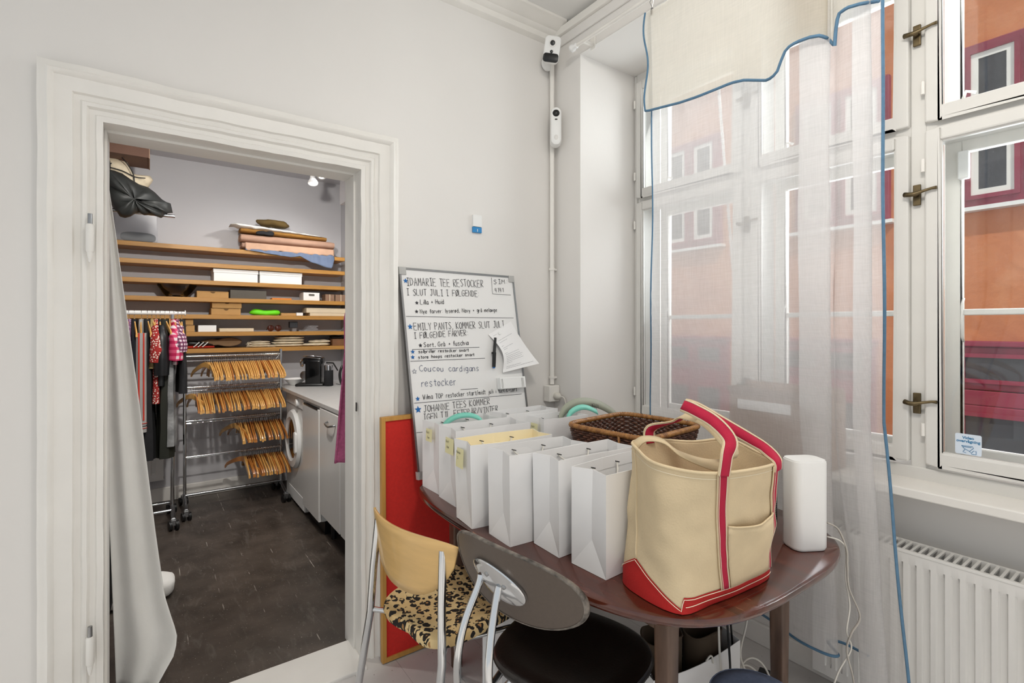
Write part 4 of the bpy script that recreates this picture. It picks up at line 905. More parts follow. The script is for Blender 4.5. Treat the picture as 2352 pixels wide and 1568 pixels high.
NR = 36; TR_ = [trim_ring(i/NR) for i in range(NR+1)]; nk = len(TR_[0])
def tp(k, t, off=0):     # k = index around (float 0..10), t height
    i = (k*8) % nk; a = int(i); b = (a+1) % nk; f_ = i-a; r = min(int(t*NR), NR-1); g = t*NR-r
    p = TR_[r][a].lerp(TR_[r][b], f_).lerp(TR_[r+1][a].lerp(TR_[r+1][b], f_), g)
    cen = sum(TR_[r], Vector())/nk; d = p-cen; d.z = 0; d.normalize(); return p + d*off
MB().loft(TR_, True, False).build('canvas_body', CANVAS, tt, smooth=True, solid=.004)
# red base
def baseh(k):            # height of the red base round the bag
    k = k % 10
    if k <= 2: return interp([(0, .10), (.75, .245), (2, .035)], k)
    if 5 <= k <= 7: return interp([(5, .11), (6, .25), (7, .11)], k)
    if k < 5: return interp([(2, .04), (2.15, .115), (2.5, .105), (5, .11)], k)
    return .11
rows = []
for i in range(7):
    rows.append([tp(k/12, max(0, baseh(k/12))*i/6, .0042) for k in range(121)])
m = MB(); m.grid(rows); m.add(list(reversed([tp(k/2, 0, .004)-Vector((0, 0, .001)) for k in range(20)])), [tuple(range(20))]); m.build('red_base', REDC, tt, smooth='a')
m = MB(); m.tube([tp(k/12, baseh(k/12)-.012, .0066) for k in range(121)], .0009, 5); m.tube([tp(k/12, .05, .0068) for k in range(26, 60)], .0009, 5); m.build('base_stitching', THREAD, tt)
MB().tube([tp(k/12, .995, .001) for k in range(120)], .004, 6, loop=True).build('rim_hem', CANVAS, tt, smooth=True)
MB().tube([tp(k/12, .955, .0026) for k in range(120)], .0008, 5, loop=True).build('hem_stitching', THREAD, tt)
MB().tube([tp(.75, lerp(.24, .99, i/20), .0026) for i in range(21)], .0028, 5).build('side_seam', CANVAS, tt, smooth=True)
def strap_rows(k, hw, t0, t1, off): return [[tp(k+s*hw, lerp(t0, t1, i/24), off) for i in range(25)] for s in (-1, -.5, 0, .5, 1)]
for k in (3.45, 4.82, 7.6, 9.2):
    MB().grid(strap_rows(k, .13, .10, .985, .0055)).build('strap_backing', CANVAS, tt, smooth=True, solid=.0015)
    MB().grid(strap_rows(k, .085, .10, .985, .0072)).build('red_strap', CRIM, tt, smooth=True, solid=.001)
    m = MB()
    for s in (-1, 1): m.tube([tp(k+s*.075, lerp(.1, .985, i/24), .0085) for i in range(25)], .0007, 4)
    m.build('strap_stitching', THREAD, tt)
# side pocket between the two near straps
rows = []
for i in range(9): rows.append([tp(lerp(3.58, 4.72, q/14), lerp(.1, .585+.02*abs(q/7-1)**2, i/8), .0075+.012*math.sin(PI*q/14)*(i/8)) for q in range(15)])
MB().grid(rows).build('side_pocket', CANVAS, tt, smooth=True, solid=.002); MB().tube(rows[-1], .0022, 6).build('pocket_hem', CANVAS, tt, smooth=True)
def handle(pts, wds, name='handle', flip=1.0, rend=1.0):
    C_ = crom(pts, 8); Wd = crom(wds, 8); n = len(C_)
    rb_, rr_ = [[], [], []], [[], [], []]
    for i, (p, w_) in enumerate(zip(C_, Wd)):
        d = (C_[min(i+1, n-1)]-C_[max(i-1, 0)]).normalized(); w2 = (w_ - d*w_.dot(d)).normalized(); nn = d.cross(w2)
        sg_ = max(-1, min(1, (i/n-flip)*30)) if flip < 1 else -1
        for q, s in enumerate((-1, 0, 1)):
            rb_[q].append(p + w2*s*.0165)
            if i <= rend*n: rr_[q].append(p + w2*s*.0115 + nn*.0026*sg_)
    h = MB().grid(rb_).build(name, CANVAS, tt, smooth=True, solid=.003)
    MB().grid(rr_).build('red_webbing', CRIM, h, smooth=True, solid=.0014)
    MB().tube([a + (a-b).normalized()*.0015 for a, b in zip(rr_[0], rr_[1])], .0008, 4).tube([a + (a-b).normalized()*.0015 for a, b in zip(rr_[2], rr_[1])], .0008, 4).build('handle_stitching', THREAD, h)
a1, a2 = tp(3.45, .98, .007), tp(4.82, .98, .007)
X = Vector
handle([a1, a1+X((.005, -.004, .045)), pt(1676, 1010, s=1.12), pt(1640, 968, s=1.16), pt(1592, 940, s=1.20), pt(1570, 930, s=1.24), pt(1600, 938, s=1.27), pt(1660, 972, s=1.28), pt(1722, 1008, s=1.28), pt(1757, 1030, s=1.27), a2+X((-.002, -.001, .012)), a2+X((.0, -.002, -.01))],
       [X((1, -.3, 0)), X((1, -.3, 0)), X((.9, -.5, .3)), X((.6, -.5, .6)), X((.5, -.4, .8)), X((.4, -.3, 1)), X((.4, -.2, 1)), X((.5, -.1, 1)), X((.6, 0, .9)), X((.8, 0, .6)), X((1, 0, .2)), X((1, 0, 0))], flip=.47)
b1, b2 = tp(9.2, .97, -.004), tp(7.6, .97, -.004)
handle([b1, b1+X((0, -.003, .04)), pt(1552, 966, s=1.36), pt(1575, 952, s=1.32), pt(1620, 965, s=1.26), pt(1662, 1005, s=1.2), pt(1682, 1045, s=1.18), pt(1660, 1068, s=1.20), pt(1610, 1060, s=1.24), pt(1560, 1040, s=1.28), pt(1520, 1012, s=1.30), pt(1480, 1008, s=1.31), tp(.3, .97, -.002)],
       [X((1, -.5, 0)), X((1, -.5, 0)), X((1, -.5, .2)), X((.7, -.5, .6)), X((.6, -.4, .8)), X((.7, -.4, .6)), X((.9, -.3, .2)), X((.5, .5, .5)), X((.58, .81, .25)), X((.58, .81, .2)), X((.58, .81, .2)), X((.58, .81, .2)), X((.3, .9, .3))], rend=.55)

# router tower and black device
rt = thing('wifi_router', (1.585, .70, TZ), 'white rounded tower router at the near right end of the table', 'router')
c = Vector((1.592, .722, TZ+.002)); Rz = Matrix.Rotation(math.radians(-30), 3, 'Z')
MB().loft([[c + Rz @ X((a*k, b*k, z)) for a, b in rrect(.108, .08, .026, 6)] for z, k in ((0, .93), (.004, .97), (.008, 1), (.252, 1), (.258, .985))]).build('router_body', WHITE, rt, smooth='a')
MB().loft([[c + Rz @ X((a*k, b*k, z)) for a, b in rrect(.108, .08, .026, 6)] for z, k in ((.2575, .95), (.262, .94), (.262, .5))]).build('router_top', WHITE, rt, smooth='a')
MB().loft([[c + Rz @ X((a*.92, b*.92, z)) for a, b in rrect(.108, .08, .026, 6)] for z in (-.002, .003)]).build('router_foot', BLACK, rt)
dv = thing('black_media_box', (1.55, .90, TZ), 'black box with vented side standing behind the router', 'device')
B((1.50, .86, TZ+.001), (1.71, 1.03, TZ+.135)).build('device_body', BLACK, dv, bevel=.004)
m = MB()
for i in range(14):
    for j in range(8): m.box((1.62+i*.006, .8585, TZ+.02+j*.007), (1.623+i*.006, .8597, TZ+.0235+j*.007))
m.build('vent_holes', STEEL, dv)

# router cable
def cable(name, pts, r, mat, label, flat=None): return tag(MB().tube(crom(pts, 8), r, 6, flat=flat).build(name, mat, smooth=True), label, 'cable')
cable('white_flat_cable', [pt(1900, 1200, s=1.55), pt(1925, 1215, s=1.55), pt(1944, 1260, s=1.53), pt(1946, 1300, s=1.52), pt(1950, 1350, s=1.52), pt(1975, 1415, s=1.52), pt(1955, 1455, s=1.52), pt(1945, 1495, s=1.53), pt(1960, 1560, s=1.54), pt(1965, 1640, s=1.55)], .0052, M('flat_cable', 'b8b2a9', .5), 'white flat cable falling over the right end of the table', .5)
cable('white_thin_cable', [pt(1900, 1232, s=1.54), pt(1930, 1242, s=1.535), pt(1943, 1265, s=1.535), pt(1943, 1330, s=1.53), pt(1952, 1390, s=1.53), pt(1945, 1450, s=1.53), pt(1955, 1490, s=1.54), pt(1925, 1545, s=1.54), pt(1900, 1620, s=1.55)], .0024, CABLE, 'thin grey-white cord twisted round the flat cable at the table end')

# ================================================================== CHAIRS
def chair_wood():
    r = thing('plywood_chair', (.86, 1.5, 0), 'chrome chair with pale plywood back and leopard print seat', 'chair')
    f_ = Vector((.983, .183, 0)); l_ = Vector((-.183, .983, 0)); c0_ = Vector((.692, 1.50, 0))     # chord middle of the back, facing, left
    # shield back
    m = MB(); rows_f = []; n = 26; hw = .228
    prof = []
    for i in range(n+1):
        a = -1 + 2*i/n; z_top = .772 + .006*(1-a*a) - .012*abs(a)**6; z_bot = .772 - .185*(1-abs(a)**2.6)**.62 - .006
        prof.append((a, z_top, z_bot))
    for j in range(9):
        t = j/8; row = []
        for a, zt, zb_ in prof:
            z = lerp(zt, zb_, t); tilt = (z-.68)*.10; row.append(c0_ + l_*(a*hw) - f_*(.062*(1-a*a) + tilt) + Vector((0, 0, z)))
        rows_f.append(row)
    m.grid(rows_f).build('plywood_back', PLY, r, smooth='a', solid=.009)
    # seat: concave leopard pad
    sc_ = c0_ + f_*.15; sz = .466
    def so(a):     # outline: wide front, waisted rear
        c, s = math.cos(a), math.sin(a); q = (abs(c)**3.4+abs(s)**3.4)**(1/3.4); x, y = c/q, s/q
        wid = lerp(.185, .215, (x+1)/2) - (.025*(1-y*y) if False else 0); xx = x*.215
        if x < 0: xx += .035*(1-abs(y))**1.0*abs(x)
        return xx, y*wid
    O = [so(2*PI*k/64) for k in range(64)]
    def sr(s, z): return [sc_ + f_*(x*s) + l_*(y*s) + Vector((0, 0, z + .020*(abs(y*s)/.2)**2 - .006)) for x, y in O]
    MB().loft([sr(.90, sz-.036), sr(.975, sz-.032), sr(1.0, sz-.018), sr(.985, sz-.004), sr(.95, sz), sr(.7, sz-.003), sr(.3, sz-.005)]).build('seat', MC['leopard'], r, smooth='a')
    MB().loft([sr(.86, sz-.046), sr(.88, sz-.036)]).build('seat_underside', BLACK, r)
    for s in (1, -1):
        top = c0_ + l_*(s*.175) - f_*(.026) + X((0, 0, .745)); knee = c0_ + l_*(s*.195) - f_*(.045) + X((0, 0, .43)); ft = c0_ + l_*(s*.215) - f_*(.115) + X((0, 0, .0))
        MB().tube([top, lerp(top, knee, .5)-f_*.003, knee, ft], .0125, 16).build('rear_leg', CHROME, r, smooth='a')
        fk = c0_ + l_*(s*.195) + f_*.30 + X((0, 0, .40)); ff = c0_ + l_*(s*.205) + f_*.36
        MB().tube([fk+X((0, 0, .008)), lerp(fk, ff, .5), ff], .0115, 16).build('front_leg', CHROME, r, smooth='a')
        MB().tube([sc_ - f_*.05 + l_*(s*.12)+X((0, 0, .405)), fk], .0085, 12).build('side_rail', CHROME, r, smooth='a')
    for s in (1, -1): MB().tube([c0_ + l_*(s*.195) - f_*.045 + X((0, 0, .438)), c0_ + l_*(s*.13) + f_*.02 + X((0, 0, .425)), c0_ + l_*(s*.09) + f_*.12 + X((0, 0, .42))], .0085, 12).build('seat_bracket', CHROME, r, smooth='a')
chair_wood()
def chair_black():
    r = thing('black_chair', (.98, 1.1, 0), 'chrome chair with worn oval grey-brown back and black leather seat', 'chair')
    f_ = Vector((.948, .318, 0)); l_ = Vector((-.318, .948, 0)); c0_ = Vector((.765, 1.035, .776)); ax, az = .200, .098
    def bp(a, t, off=0):   # a,t in unit disc of the oval
        y = a*ax; z = t*az; sag_ = .058*(1-a*a); tl_ = z*.28
        return c0_ + l_*y - f_*(sag_ + tl_) + X((0, 0, z + .022*a)) - f_*off
    def ringd(s, off, n=64):
        out = []
        for k in range(n):
            th = 2*PI*k/n; c, sn = math.cos(th), math.sin(th); q = (abs(c)**2.25 + abs(sn)**2.25)**(1/2.25); out.append(bp(c/q*s, sn/q*s, off))
        return out
    MB().loft([ringd(.02, .011), ringd(.5, .011), ringd(.8, .011), ringd(.96, .011), ringd(.96, -.001), ringd(.8, -.001), ringd(.4, -.001), ringd(.02, -.001)], True, True).build('oval_back', BACKG, r, smooth='a')
    MB().loft([ringd(.955, .012), ringd(.985, .0125), ringd(1.0, .007), ringd(.995, 0), ringd(.96, -.003)], True, False).build('edge_band', EDGE, r, smooth=True)
    # chrome plate on the rear face
    pc = (.12, -.08)
    def pr(s, off, n=40):
        out = []
        for k in range(n):
            th = 2*PI*k/n; out.append(bp(pc[0]-.03+math.cos(th)*.40*s + math.sin(th)*.05, pc[1]+.04+math.sin(th)*.46*s + math.cos(th)*.05, off))
        return out
    p_ = MB().loft([pr(1, .009), pr(1, .018), pr(.94, .0205), pr(.6, .0215), pr(.1, .0218)], True, True).build('chrome_plate', CHROME, r, smooth='a')
    for a, b in ((-.16, .05), (.10, .17), (-.02, -.20), (.26, -.10)): MB().lathe([(.006, 0), (.006, .002), (.004, .003), (.0001, .003)], bp(pc[0]+a*1.0, pc[1]+b, .0212), 14, -f_).build('screw', STEEL, p_, smooth='a')
    for s, a in ((1, .30), (-1, -.02)):
        top = bp(pc[0]+a-.05, pc[1]-.05, .022)
        q = [bp(pc[0]+a-.05, pc[1]-.02, .018), top - f_*.006 - X((0, 0, .02)), top - f_*.045 - X((0, 0, .10)) + l_*s*.012, top - f_*.062 - X((0, 0, .19)) + l_*s*.02, top - f_*.045 - X((0, 0, .28)) + l_*s*.03, top + f_*.01 - X((0, 0, .345)) + l_*s*.045, top + f_*.09 - X((0, 0, .37)) + l_*s*.055, top + f_*.26 - X((0, 0, .345)) + l_*s*.07]
        MB().tube(crom(q, 6), .0095, 14).build('back_tube', CHROME, r, smooth='a')
    sc_ = Vector((1.0, 1.105, 0)); sz = .462
    def so(a):
        c, s = math.cos(a), math.sin(a); q = (abs(c)**2.5+abs(s)**2.5)**(1/2.5); return c/q*.215, s/q*lerp(.20, .235, (c/q+1)/2)
    O = [so(2*PI*k/72) for k in range(72)]
    def sr(s, z): return [sc_ + f_*(x*s) + l_*(y*s) + Vector((0, 0, z + .018*(max(0, -x*s)/.2)**2)) for x, y in O]
    MB().loft([sr(.86, sz-.042), sr(.95, sz-.038), sr(.995, sz-.026), sr(1.0, sz-.018), sr(.985, sz-.006), sr(.93, sz), sr(.7, sz-.006), sr(.4, sz-.012), sr(.1, sz-.014)]).build('seat', LEATH, r, smooth='a')
    MB().loft([sr(.999, sz-.022), sr(1.012, sz-.0195), sr(.999, sz-.017)], True, False).build('seat_piping', LEATH, r, smooth=True)
    for s in (1, -1):
        MB().tube(crom([sc_ - f_*.10 + l_*s*.10 + X((0, 0, .41)), sc_ - f_*.17 + l_*s*.15 + X((0, 0, .33)), sc_ - f_*.20 + l_*s*.185 + X((0, 0, .12)), sc_ - f_*.21 + l_*s*.19 + X((0, 0, .0))], 6), .0095, 12).build('rear_leg', CHROME, r, smooth='a')
        MB().tube(crom([sc_ + f_*.10 + l_*s*.10 + X((0, 0, .41)), sc_ + f_*.19 + l_*s*.17 + X((0, 0, .34)), sc_ + f_*.215 + l_*s*.19 + X((0, 0, .12)), sc_ + f_*.22 + l_*s*.195 + X((0, 0, .0))], 6), .0095, 12).build('front_leg', CHROME, r, smooth='a')
    MB().cyl(sc_+X((0, 0, .395)), sc_+X((0, 0, .425)), .11, .12, 24).build('seat_mount', STEEL, r, smooth='a')
chair_black()

# ================================================================== UNDER THE TABLE
b_ = thing('paper_bag', (1.42, 1.03, 0), 'white paper bag on the floor under the table holding dark brown canvas bags', 'paper bag')
cb = [(1.22, .98), (1.60, .93), (1.64, 1.09), (1.26, 1.14)]
m = MB(); 
for (a, b, za, zb2) in ((0, 1, .345, .355), (1, 2, .355, .36), (2, 3, .36, .36), (3, 0, .36, .345)):
    n = 8; pa, pb_ = cb[a], cb[b]; rr = [[], []]
    for i in range(n+1):
        t = i/n; x, y = lerp(pa[0], pb_[0], t), lerp(pa[1], pb_[1], t); zz = lerp(za, zb2, t) - (.0 if a else .018*math.sin(PI*t)); rr[0].append(X((x, y, .002))); rr[1].append(X((x, y, zz)))
    m.grid(rr)
m.add([X((x, y, .002)) for x, y in cb], [(0, 1, 2, 3)]); m.build('bag_body', PAPER, b_, solid=.0015)
MB().tube(crom([X((1.44, .950, .335)), X((1.45, .944, .35)), X((1.46, .942, .345)), X((1.468, .944, .322))], 5), .003, 6).build('cord_handle', CABLE, b_, smooth=True)
def softbin(c, rx, ry, z0, z1, label, lean=0):
    r = thing('brown_canvas_bag', (c[0], c[1], z0), label, 'canvas bag'); rings = []
    for z, k in ((z0, .86), (lerp(z0, z1, .3), .97), (lerp(z0, z1, .8), 1), (z1, 1.02), (z1, .97), (z1-.02, .93), (z1-.08, .90)):
        rings.append([X((c[0]+rx*k*math.cos(2*PI*i/36)*(1+.03*math.sin(i*.9)), c[1]+ry*k*math.sin(2*PI*i/36), z+.008*math.sin(i*.5+1))) for i in range(36)])
    MB().loft(rings).build('canvas_body', BROWNC, r, smooth='a'); MB().tube(rings[3], .003, 6, loop=True).build('rim_piping', BROWNC, r, smooth=True)
softbin((1.52, 1.02), .075, .055, .05, .385, 'dark brown canvas bag standing open in the right side of the floor paper bag')
softbin((1.36, 1.06), .075, .055, .05, .40, 'dark brown canvas bag in the left side of the floor paper bag')
bag((1.03, 1.50), .26, .13, .36, 'white paper bag on the floor under the table behind the leopard seat', 0, z0=.002, seed=11, holes=False)
ps = thing('power_strip', (1.86, 1.02, 0), 'black power strip with a red glowing switch on the floor below the table', 'power strip')
B((1.78, .98, .0), (2.0, 1.04, .04), .3).build('strip_body', BLACK, ps, bevel=.004)
pled = pt(1738, 1510, z=.045); MB().ell((1.83, .995, .042), (.012, .006, .004), 8).build('red_switch', MC['led'], ps, smooth=True)
m = MB()
cl = Vector((1.70, .93, 0))
for k, (rad, zz, tx, ty) in enumerate(((.085, .19, .2, .5), (.08, .17, -.1, .3), (.075, .16, .3, .2), (.082, .14, .1, .6), (.07, .13, -.2, .4))):
    m.tube([cl + X((rad*math.cos(2*PI*i/40), .04*math.sin(2*PI*i/40)+.012*k, zz-.06+rad*.9*math.sin(2*PI*i/40+tx) + .02)) for i in range(40)], .0035, 6, loop=True)
tag(m.build('coiled_white_cable', CABLE, smooth=True), 'bundle of coiled white cable hanging under the table by the rear leg', 'cable')
cable('black_cable', [X((1.50, .92, .71)), X((1.505, .92, .5)), X((1.51, .91, .3)), X((1.53, .92, .1)), X((1.6, .98, .01)), X((1.7, 1.0, .01))], .004, BLACK, 'straight black cable hanging under the table')
cable('black_cable', [X((1.58, .95, .71)), X((1.60, .96, .6)), X((1.56, .95, .5)), X((1.58, .95, .4)), X((1.64, .97, .2)), X((1.75, 1.0, .05))], .0035, BLACK, 'kinked black cable hanging under the table')
cable('white_cable', [X((1.62, .95, .71)), X((1.66, .96, .55)), X((1.68, .95, .4)), X((1.62, .94, .3)), X((1.66, .94, .2)), X((1.74, .99, .06))], .0038, CABLE, 'white cable bowing outward under the table beside the black ones')
cable('white_cable', [X((1.47, .93, .71)), X((1.475, .93, .5)), X((1.49, .93, .3)), X((1.56, .94, .12)), X((1.62, .95, .02))], .0038, CABLE, 'straight white cable hanging under the table nearest the leg')
cable('grey_floor_cable', [X((1.85, .72, .01)), X((1.95, .80, .012)), X((1.98, .95, .012)), X((1.9, 1.1, .012)), X((2.0, 1.3, .012))], .004, M('grey_cable', '77716a', .6), 'grey cable curving along the floor behind the table')
st = thing('denim_stool', (1.40, .765, 0), 'round blue denim stool top just showing at the bottom edge', 'stool')
sp = Vector((1.40, .765, 0))
MB().lathe([(.10, .30), (.122, .305), (.128, .325), (.122, .345), (.09, .352), (.0001, .354)], sp, 40).build('stool_cushion', DENIM, st, smooth=True)
MB().tube([sp+X((.124*math.cos(2*PI*i/40), .124*math.sin(2*PI*i/40), .343)) for i in range(40)], .0025, 6, loop=True).build('cushion_piping', DENIM, st, smooth=True)
for i in range(3): a = i*2.1+.4; MB().cyl(sp+X((.07*math.cos(a), .07*math.sin(a), .302)), sp+X((.11*math.cos(a), .11*math.sin(a), 0)), .010, .008, 10).build('leg', MC['tleg'], st, smooth='a')
# ================================================================== STORE ROOM
SD = .25                                   # shelf depth
YS = YB - SD
SHZ = [2.014, 1.886, 1.747, 1.611, 1.475, 1.338, 1.205]
ORD = ['top', 'second', 'third', 'fourth', 'fifth', 'sixth', 'lowest']
for z, nm in zip(SHZ, ORD):
    sh_ = tag(B((-1.25, YS, z-.017), (1.46, YB, z+.017)).build('wall_shelf', SHELF, bevel=.002), 'long oak shelf board on the back wall, %s of the seven' % nm, 'shelf', 'oak shelves')
SHT = [z+.0175 for z in SHZ]
def sx_(px, py, y=YS+.03): return pt(px, py, y=y).x
def shbox(i, p0, p1, h, mat, name, label, cat, d=.16, y=None, z=None, lid=None, group=None):
    y = y or YS+.03; py = HY - (SHT[i]-EYE)/4.2*FPX; a, b = pt(p0, py, y=y).x, pt(p1, py, y=y).x; z = z or SHT[i]
    r = thing(name, ((a+b)/2, y+d/2, z), label, cat, group)
    B((a, y, z), (b, y+d, z+h)).build('box_body', mat, r, bevel=.002)
    if lid == 'lid': B((a-.004, y-.004, z+h*.72), (b+.004, y+d+.004, z+h+.003)).build('lid', mat, r, bevel=.002)
    if lid == 'notch':
        c = (a+b)/2; m = MB(); m.add([(c-.018, y-.001, z+h-.002)] + [(c+.018*math.cos(PI+PI*k/10), y-.001, z+h-.002+.014*math.sin(PI+PI*k/10)) for k in range(11)], [tuple(range(12))]); m.build('thumb_notch', M('kraft_shadow', '5f4526', .9), r)
        B((a-.002, y-.002, z+h-.006), (b+.002, y, z+h-.004)).build('lid_edge', M('kraft_edge', '9a7443', .8), r)
    return r
shbox(2, 491, 592, .098, WHITE, 'lidded_box', 'white lidded box on the third shelf, left of two', 'box', .2, lid='lid', group=None)
shbox(2, 597, 693, .098, WHITE, 'lidded_box', 'white lidded box on the third shelf, right of two', 'box', .2, lid='lid')
# glass bowl
gx = sx_(407, 668); r = thing('glass_bowl', (gx, YS+.12, SHT[3]), 'wavy smoky glass bowl on the fourth shelf', 'bowl')
m = MB(); rings = []
for rr, zz, w_ in ((.04, .002, 0), (.07, .006, 0), (.10, .04, .1), (.122, .075, .3), (.138, .108, .8), (.132, .108, .8), (.115, .075, .3), (.092, .042, .1), (.06, .014, 0), (.002, .012, 0)):
    rings.append([X((gx + rr*(1+.06*w_*math.sin(6*2*PI*k/48))*math.cos(2*PI*k/48), YS+.12 + rr*.75*(1+.06*w_*math.sin(6*2*PI*k/48))*math.sin(2*PI*k/48), SHT[3]+zz-.012*w_*math.cos(5*2*PI*k/48))) for k in range(48)])
m.loft(rings).build('bowl_glass', MC['sglass'], r, smooth='a')
MB().ell((gx, YS+.12, SHT[3]+.012), (.03, .02, .008), 8).build('blue_centre', M('cobalt', '20305a', .3), r, smooth=True)
shbox(3, 452, 525, .052, KRAFT, 'kraft_box', 'flat kraft box with thumb notch on the fourth shelf', 'box', lid='notch')
shbox(3, 529, 612, .070, DGREY, 'grey_box', 'dark grey box on the fourth shelf', 'box', .18)
shbox(3, 625, 670, .014, ORNG, 'orange_card', 'flat orange packet on the fourth shelf', 'packet', .1)
r = shbox(3, 697, 734, .072, WHITE, 'storage_bin', 'small white plastic bin with a handle slot on the fourth shelf', 'bin')
o0 = r.location; hx_ = o0.x; plate(MB(), X((hx_, YS+.029, SHT[3]+.05)), X((1, 0, 0)), X((0, 0, 1)), X((0, -1, 0)), .05, .016, .007, 0, .002, .0005).build('handle_slot', DGREY, r)
for k, (a, b) in enumerate(((748, 769), (771, 797), (799, 812))):
    y = YS+.04; xa, xb = sx_(a, 690), sx_(b, 690); r = thing('card_bundle', ((xa+xb)/2, y, SHT[3]), 'banded bundle of folded brown card on the fourth shelf, %s of three' % ('left', 'middle', 'right')[k], 'card bundle', 'bundles of folded card')
    m = MB()
    for q in range(9): m.box((xa+.002*(q % 2), y, SHT[3]+q*.007+.0005), (xb-.002*((q+1) % 2), y+.12, SHT[3]+q*.007+.0062))
    m.build('card_sheets', CARD, r); B(((xa+xb)/2-.004, y-.001, SHT[3]), ((xa+xb)/2+.002, y+.121, SHT[3]+.0635)).build('band', CREAM, r)
shbox(4, 485, 553, .052, KRAFT, 'kraft_box', 'kraft box on the fifth shelf, lower of the stacked pair', 'box', lid='notch')
shbox(4, 487, 555, .050, KRAFT, 'kraft_box', 'kraft box on the fifth shelf, upper of the stacked pair', 'box', z=SHT[4]+.0555, lid='notch')
def blob(name, c, r_, mat, label, cat, amp=.02, seed=1, fr=14, pw=2.6, group=None, parent=None):
    m = MB().ell((c[0], c[1], c[2]+r_[2]*.92), r_, 12, amp, seed, c[2], None, fr, pw)
    o = m.build(name, mat, parent, smooth=True)
    return tag(o, label, cat, group) if parent is None else o
gx = sx_(612, 720); blob('neon_bag', (gx, YS+.1, SHT[4]), (.125, .06, .026), NEON, 'crumpled neon green bag on the fifth shelf', 'bag', .03, 3, 16)
shbox(4, 646, 680, .022, KRAFT, 'kraft_box', 'small thin kraft box on the fifth shelf', 'box', .1)
shbox(4, 681, 696, .026, WHITE, 'white_carton', 'tiny white carton on the fifth shelf', 'box', .06)
shbox(4, 712, 822, .026, CREAM, 'long_box', 'long cream box at the right of the fifth shelf, lower one', 'box')
shbox(4, 704, 822, .044, CREAM, 'long_box', 'long cream box at the right of the fifth shelf, upper one', 'box', z=SHT[4]+.027)
shbox(5, 398, 447, .052, KRAFT, 'kraft_box', 'kraft box on the sixth shelf behind the clothes, lower one', 'box', lid='notch')
shbox(5, 398, 444, .050, KRAFT, 'kraft_box', 'kraft box on the sixth shelf behind the clothes, upper one', 'box', z=SHT[5]+.0555, lid='notch')
shbox(5, 455, 497, .052, WHITE, 'white_carton', 'white carton on the sixth shelf beside the kraft boxes', 'box')
shbox(5, 504, 583, .028, CREAM, 'long_box', 'flat cream box on the sixth shelf', 'box')
r = thing('sunglasses', (sx_(632, 757), YS+.06, SHT[5]), 'brown round sunglasses on the sixth shelf', 'sunglasses')
for k, dx in enumerate((-.03, .03)):
    MB().lathe([(.024, -.004), (.027, 0), (.024, .004)], r.location + X((dx, 0, .0275)), 16, (0, 1, 0)).build('lens', M('amber_lens', '4a1d10', .1), r, smooth=True)
MB().tube([r.location+X((-.055, .002, .03)), r.location+X((-.05, .08, .012))], .003, 6).tube([r.location+X((.055, .002, .03)), r.location+X((.05, .08, .012))], .003, 6).build('temples', BLACK, r)
r = thing('display_stand', (sx_(678, 750), YS+.07, SHT[5]), 'small dark cube on a clear foot on the sixth shelf', 'stand')
q = r.location; B((q.x-.035, q.y, q.z+.03), (q.x+.03, q.y+.06, q.z+.085)).build('dark_cube', M('slate', '33363c', .5), r, bevel=.003); B((q.x-.012, q.y+.01, q.z), (q.x+.022, q.y+.04, q.z+.0295)).build('clear_foot', MC['plast'], r)
for k in range(4): 
    tag(B((sx_(700+k*3, 757), YS+.05, SHT[5]+k*.013+.0005), (sx_(729+k % 2*3, 757), YS+.15, SHT[5]+k*.013+.011)).build('clear_sleeve', MC['plast'], bevel=.002), 'pile of clear plastic sleeves at the right of the sixth shelf', 'sleeve', 'clear sleeves on the sixth shelf')
# lowest shelf
q = X((sx_(462, 797), YS+.10, SHT[6])); r = thing('sneaker', q, 'red, white and black shoe on the lowest shelf behind the clothes rail', 'shoe')
def shoe(r, q, L, mats, rz):
    Mz = Matrix.Rotation(rz, 3, 'Z')
    def W_(x, y, z): return q + Mz @ X((x, y, z))
    def sec(x, w_, z0, z1): return [W_(x, w_*math.cos(a), lerp(z0, z1, .5+.5*math.sin(a))) for a in [2*PI*k/14 for k in range(14)]]
    MB().loft([sec(-L/2, .02, 0, .02), sec(-L*.45, .032, 0, .022), sec(-.1*L, .028, 0, .02), sec(.25*L, .042, 0, .02), sec(.45*L, .03, 0, .02), sec(.5*L, .012, 0, .016)]).build('sole', mats[0], r, smooth=True)
    MB().loft([sec(-L*.48, .018, .018, .045), sec(-L*.42, .028, .018, .065), sec(-.1*L, .026, .018, .06), sec(.2*L, .038, .018, .045), sec(.42*L, .028, .016, .032), sec(.48*L, .01, .014, .022)]).build('upper', mats[1], r, smooth=True)
    return W_
shoe(r, q, .20, (REDK, BLACK), .2); m = MB()
for k in range(3): m.tube([q+X((-.05+k*.03, -.042, .012)), q+X((-.03+k*.03, -.045, .03)), q+X((-.01+k*.03, -.03, .05))], .004, 6)
m.build('white_stripes', WHITE, r)
q = X((sx_(510, 797), YS+.1, SHT[6])); r = thing('espadrille', q, 'shoe lying on its side with tan sole facing out on the lowest shelf', 'shoe')
m = MB(); S = []
for k in range(40):
    a = 2*PI*k/40; x = math.cos(a)*.15; w_ = .034 + .010*math.cos(a+.2) - .012*math.exp(-((x+.02)/.035)**2); S.append(X((q.x+x, q.y, q.z+.048+math.sin(a)*w_)))
m.loft([[p+X((0, .0, 0)) for p in S], [p+X((0, .022, 0)) for p in S]]).build('tan_sole', M('tan_sole', '8d7152', .8), r, bevel=.003)
MB().ell((q.x+.01, q.y+.05, q.z+.04), (.13, .03, .038), 10).build('upper', MATTE, r, smooth=True)
MB().tube([S[k]+X((0, -.001, 0)) for k in range(40)], .003, 5, loop=True).build('sole_edge', M('dark_tan', '5d4630', .8), r, smooth=True)
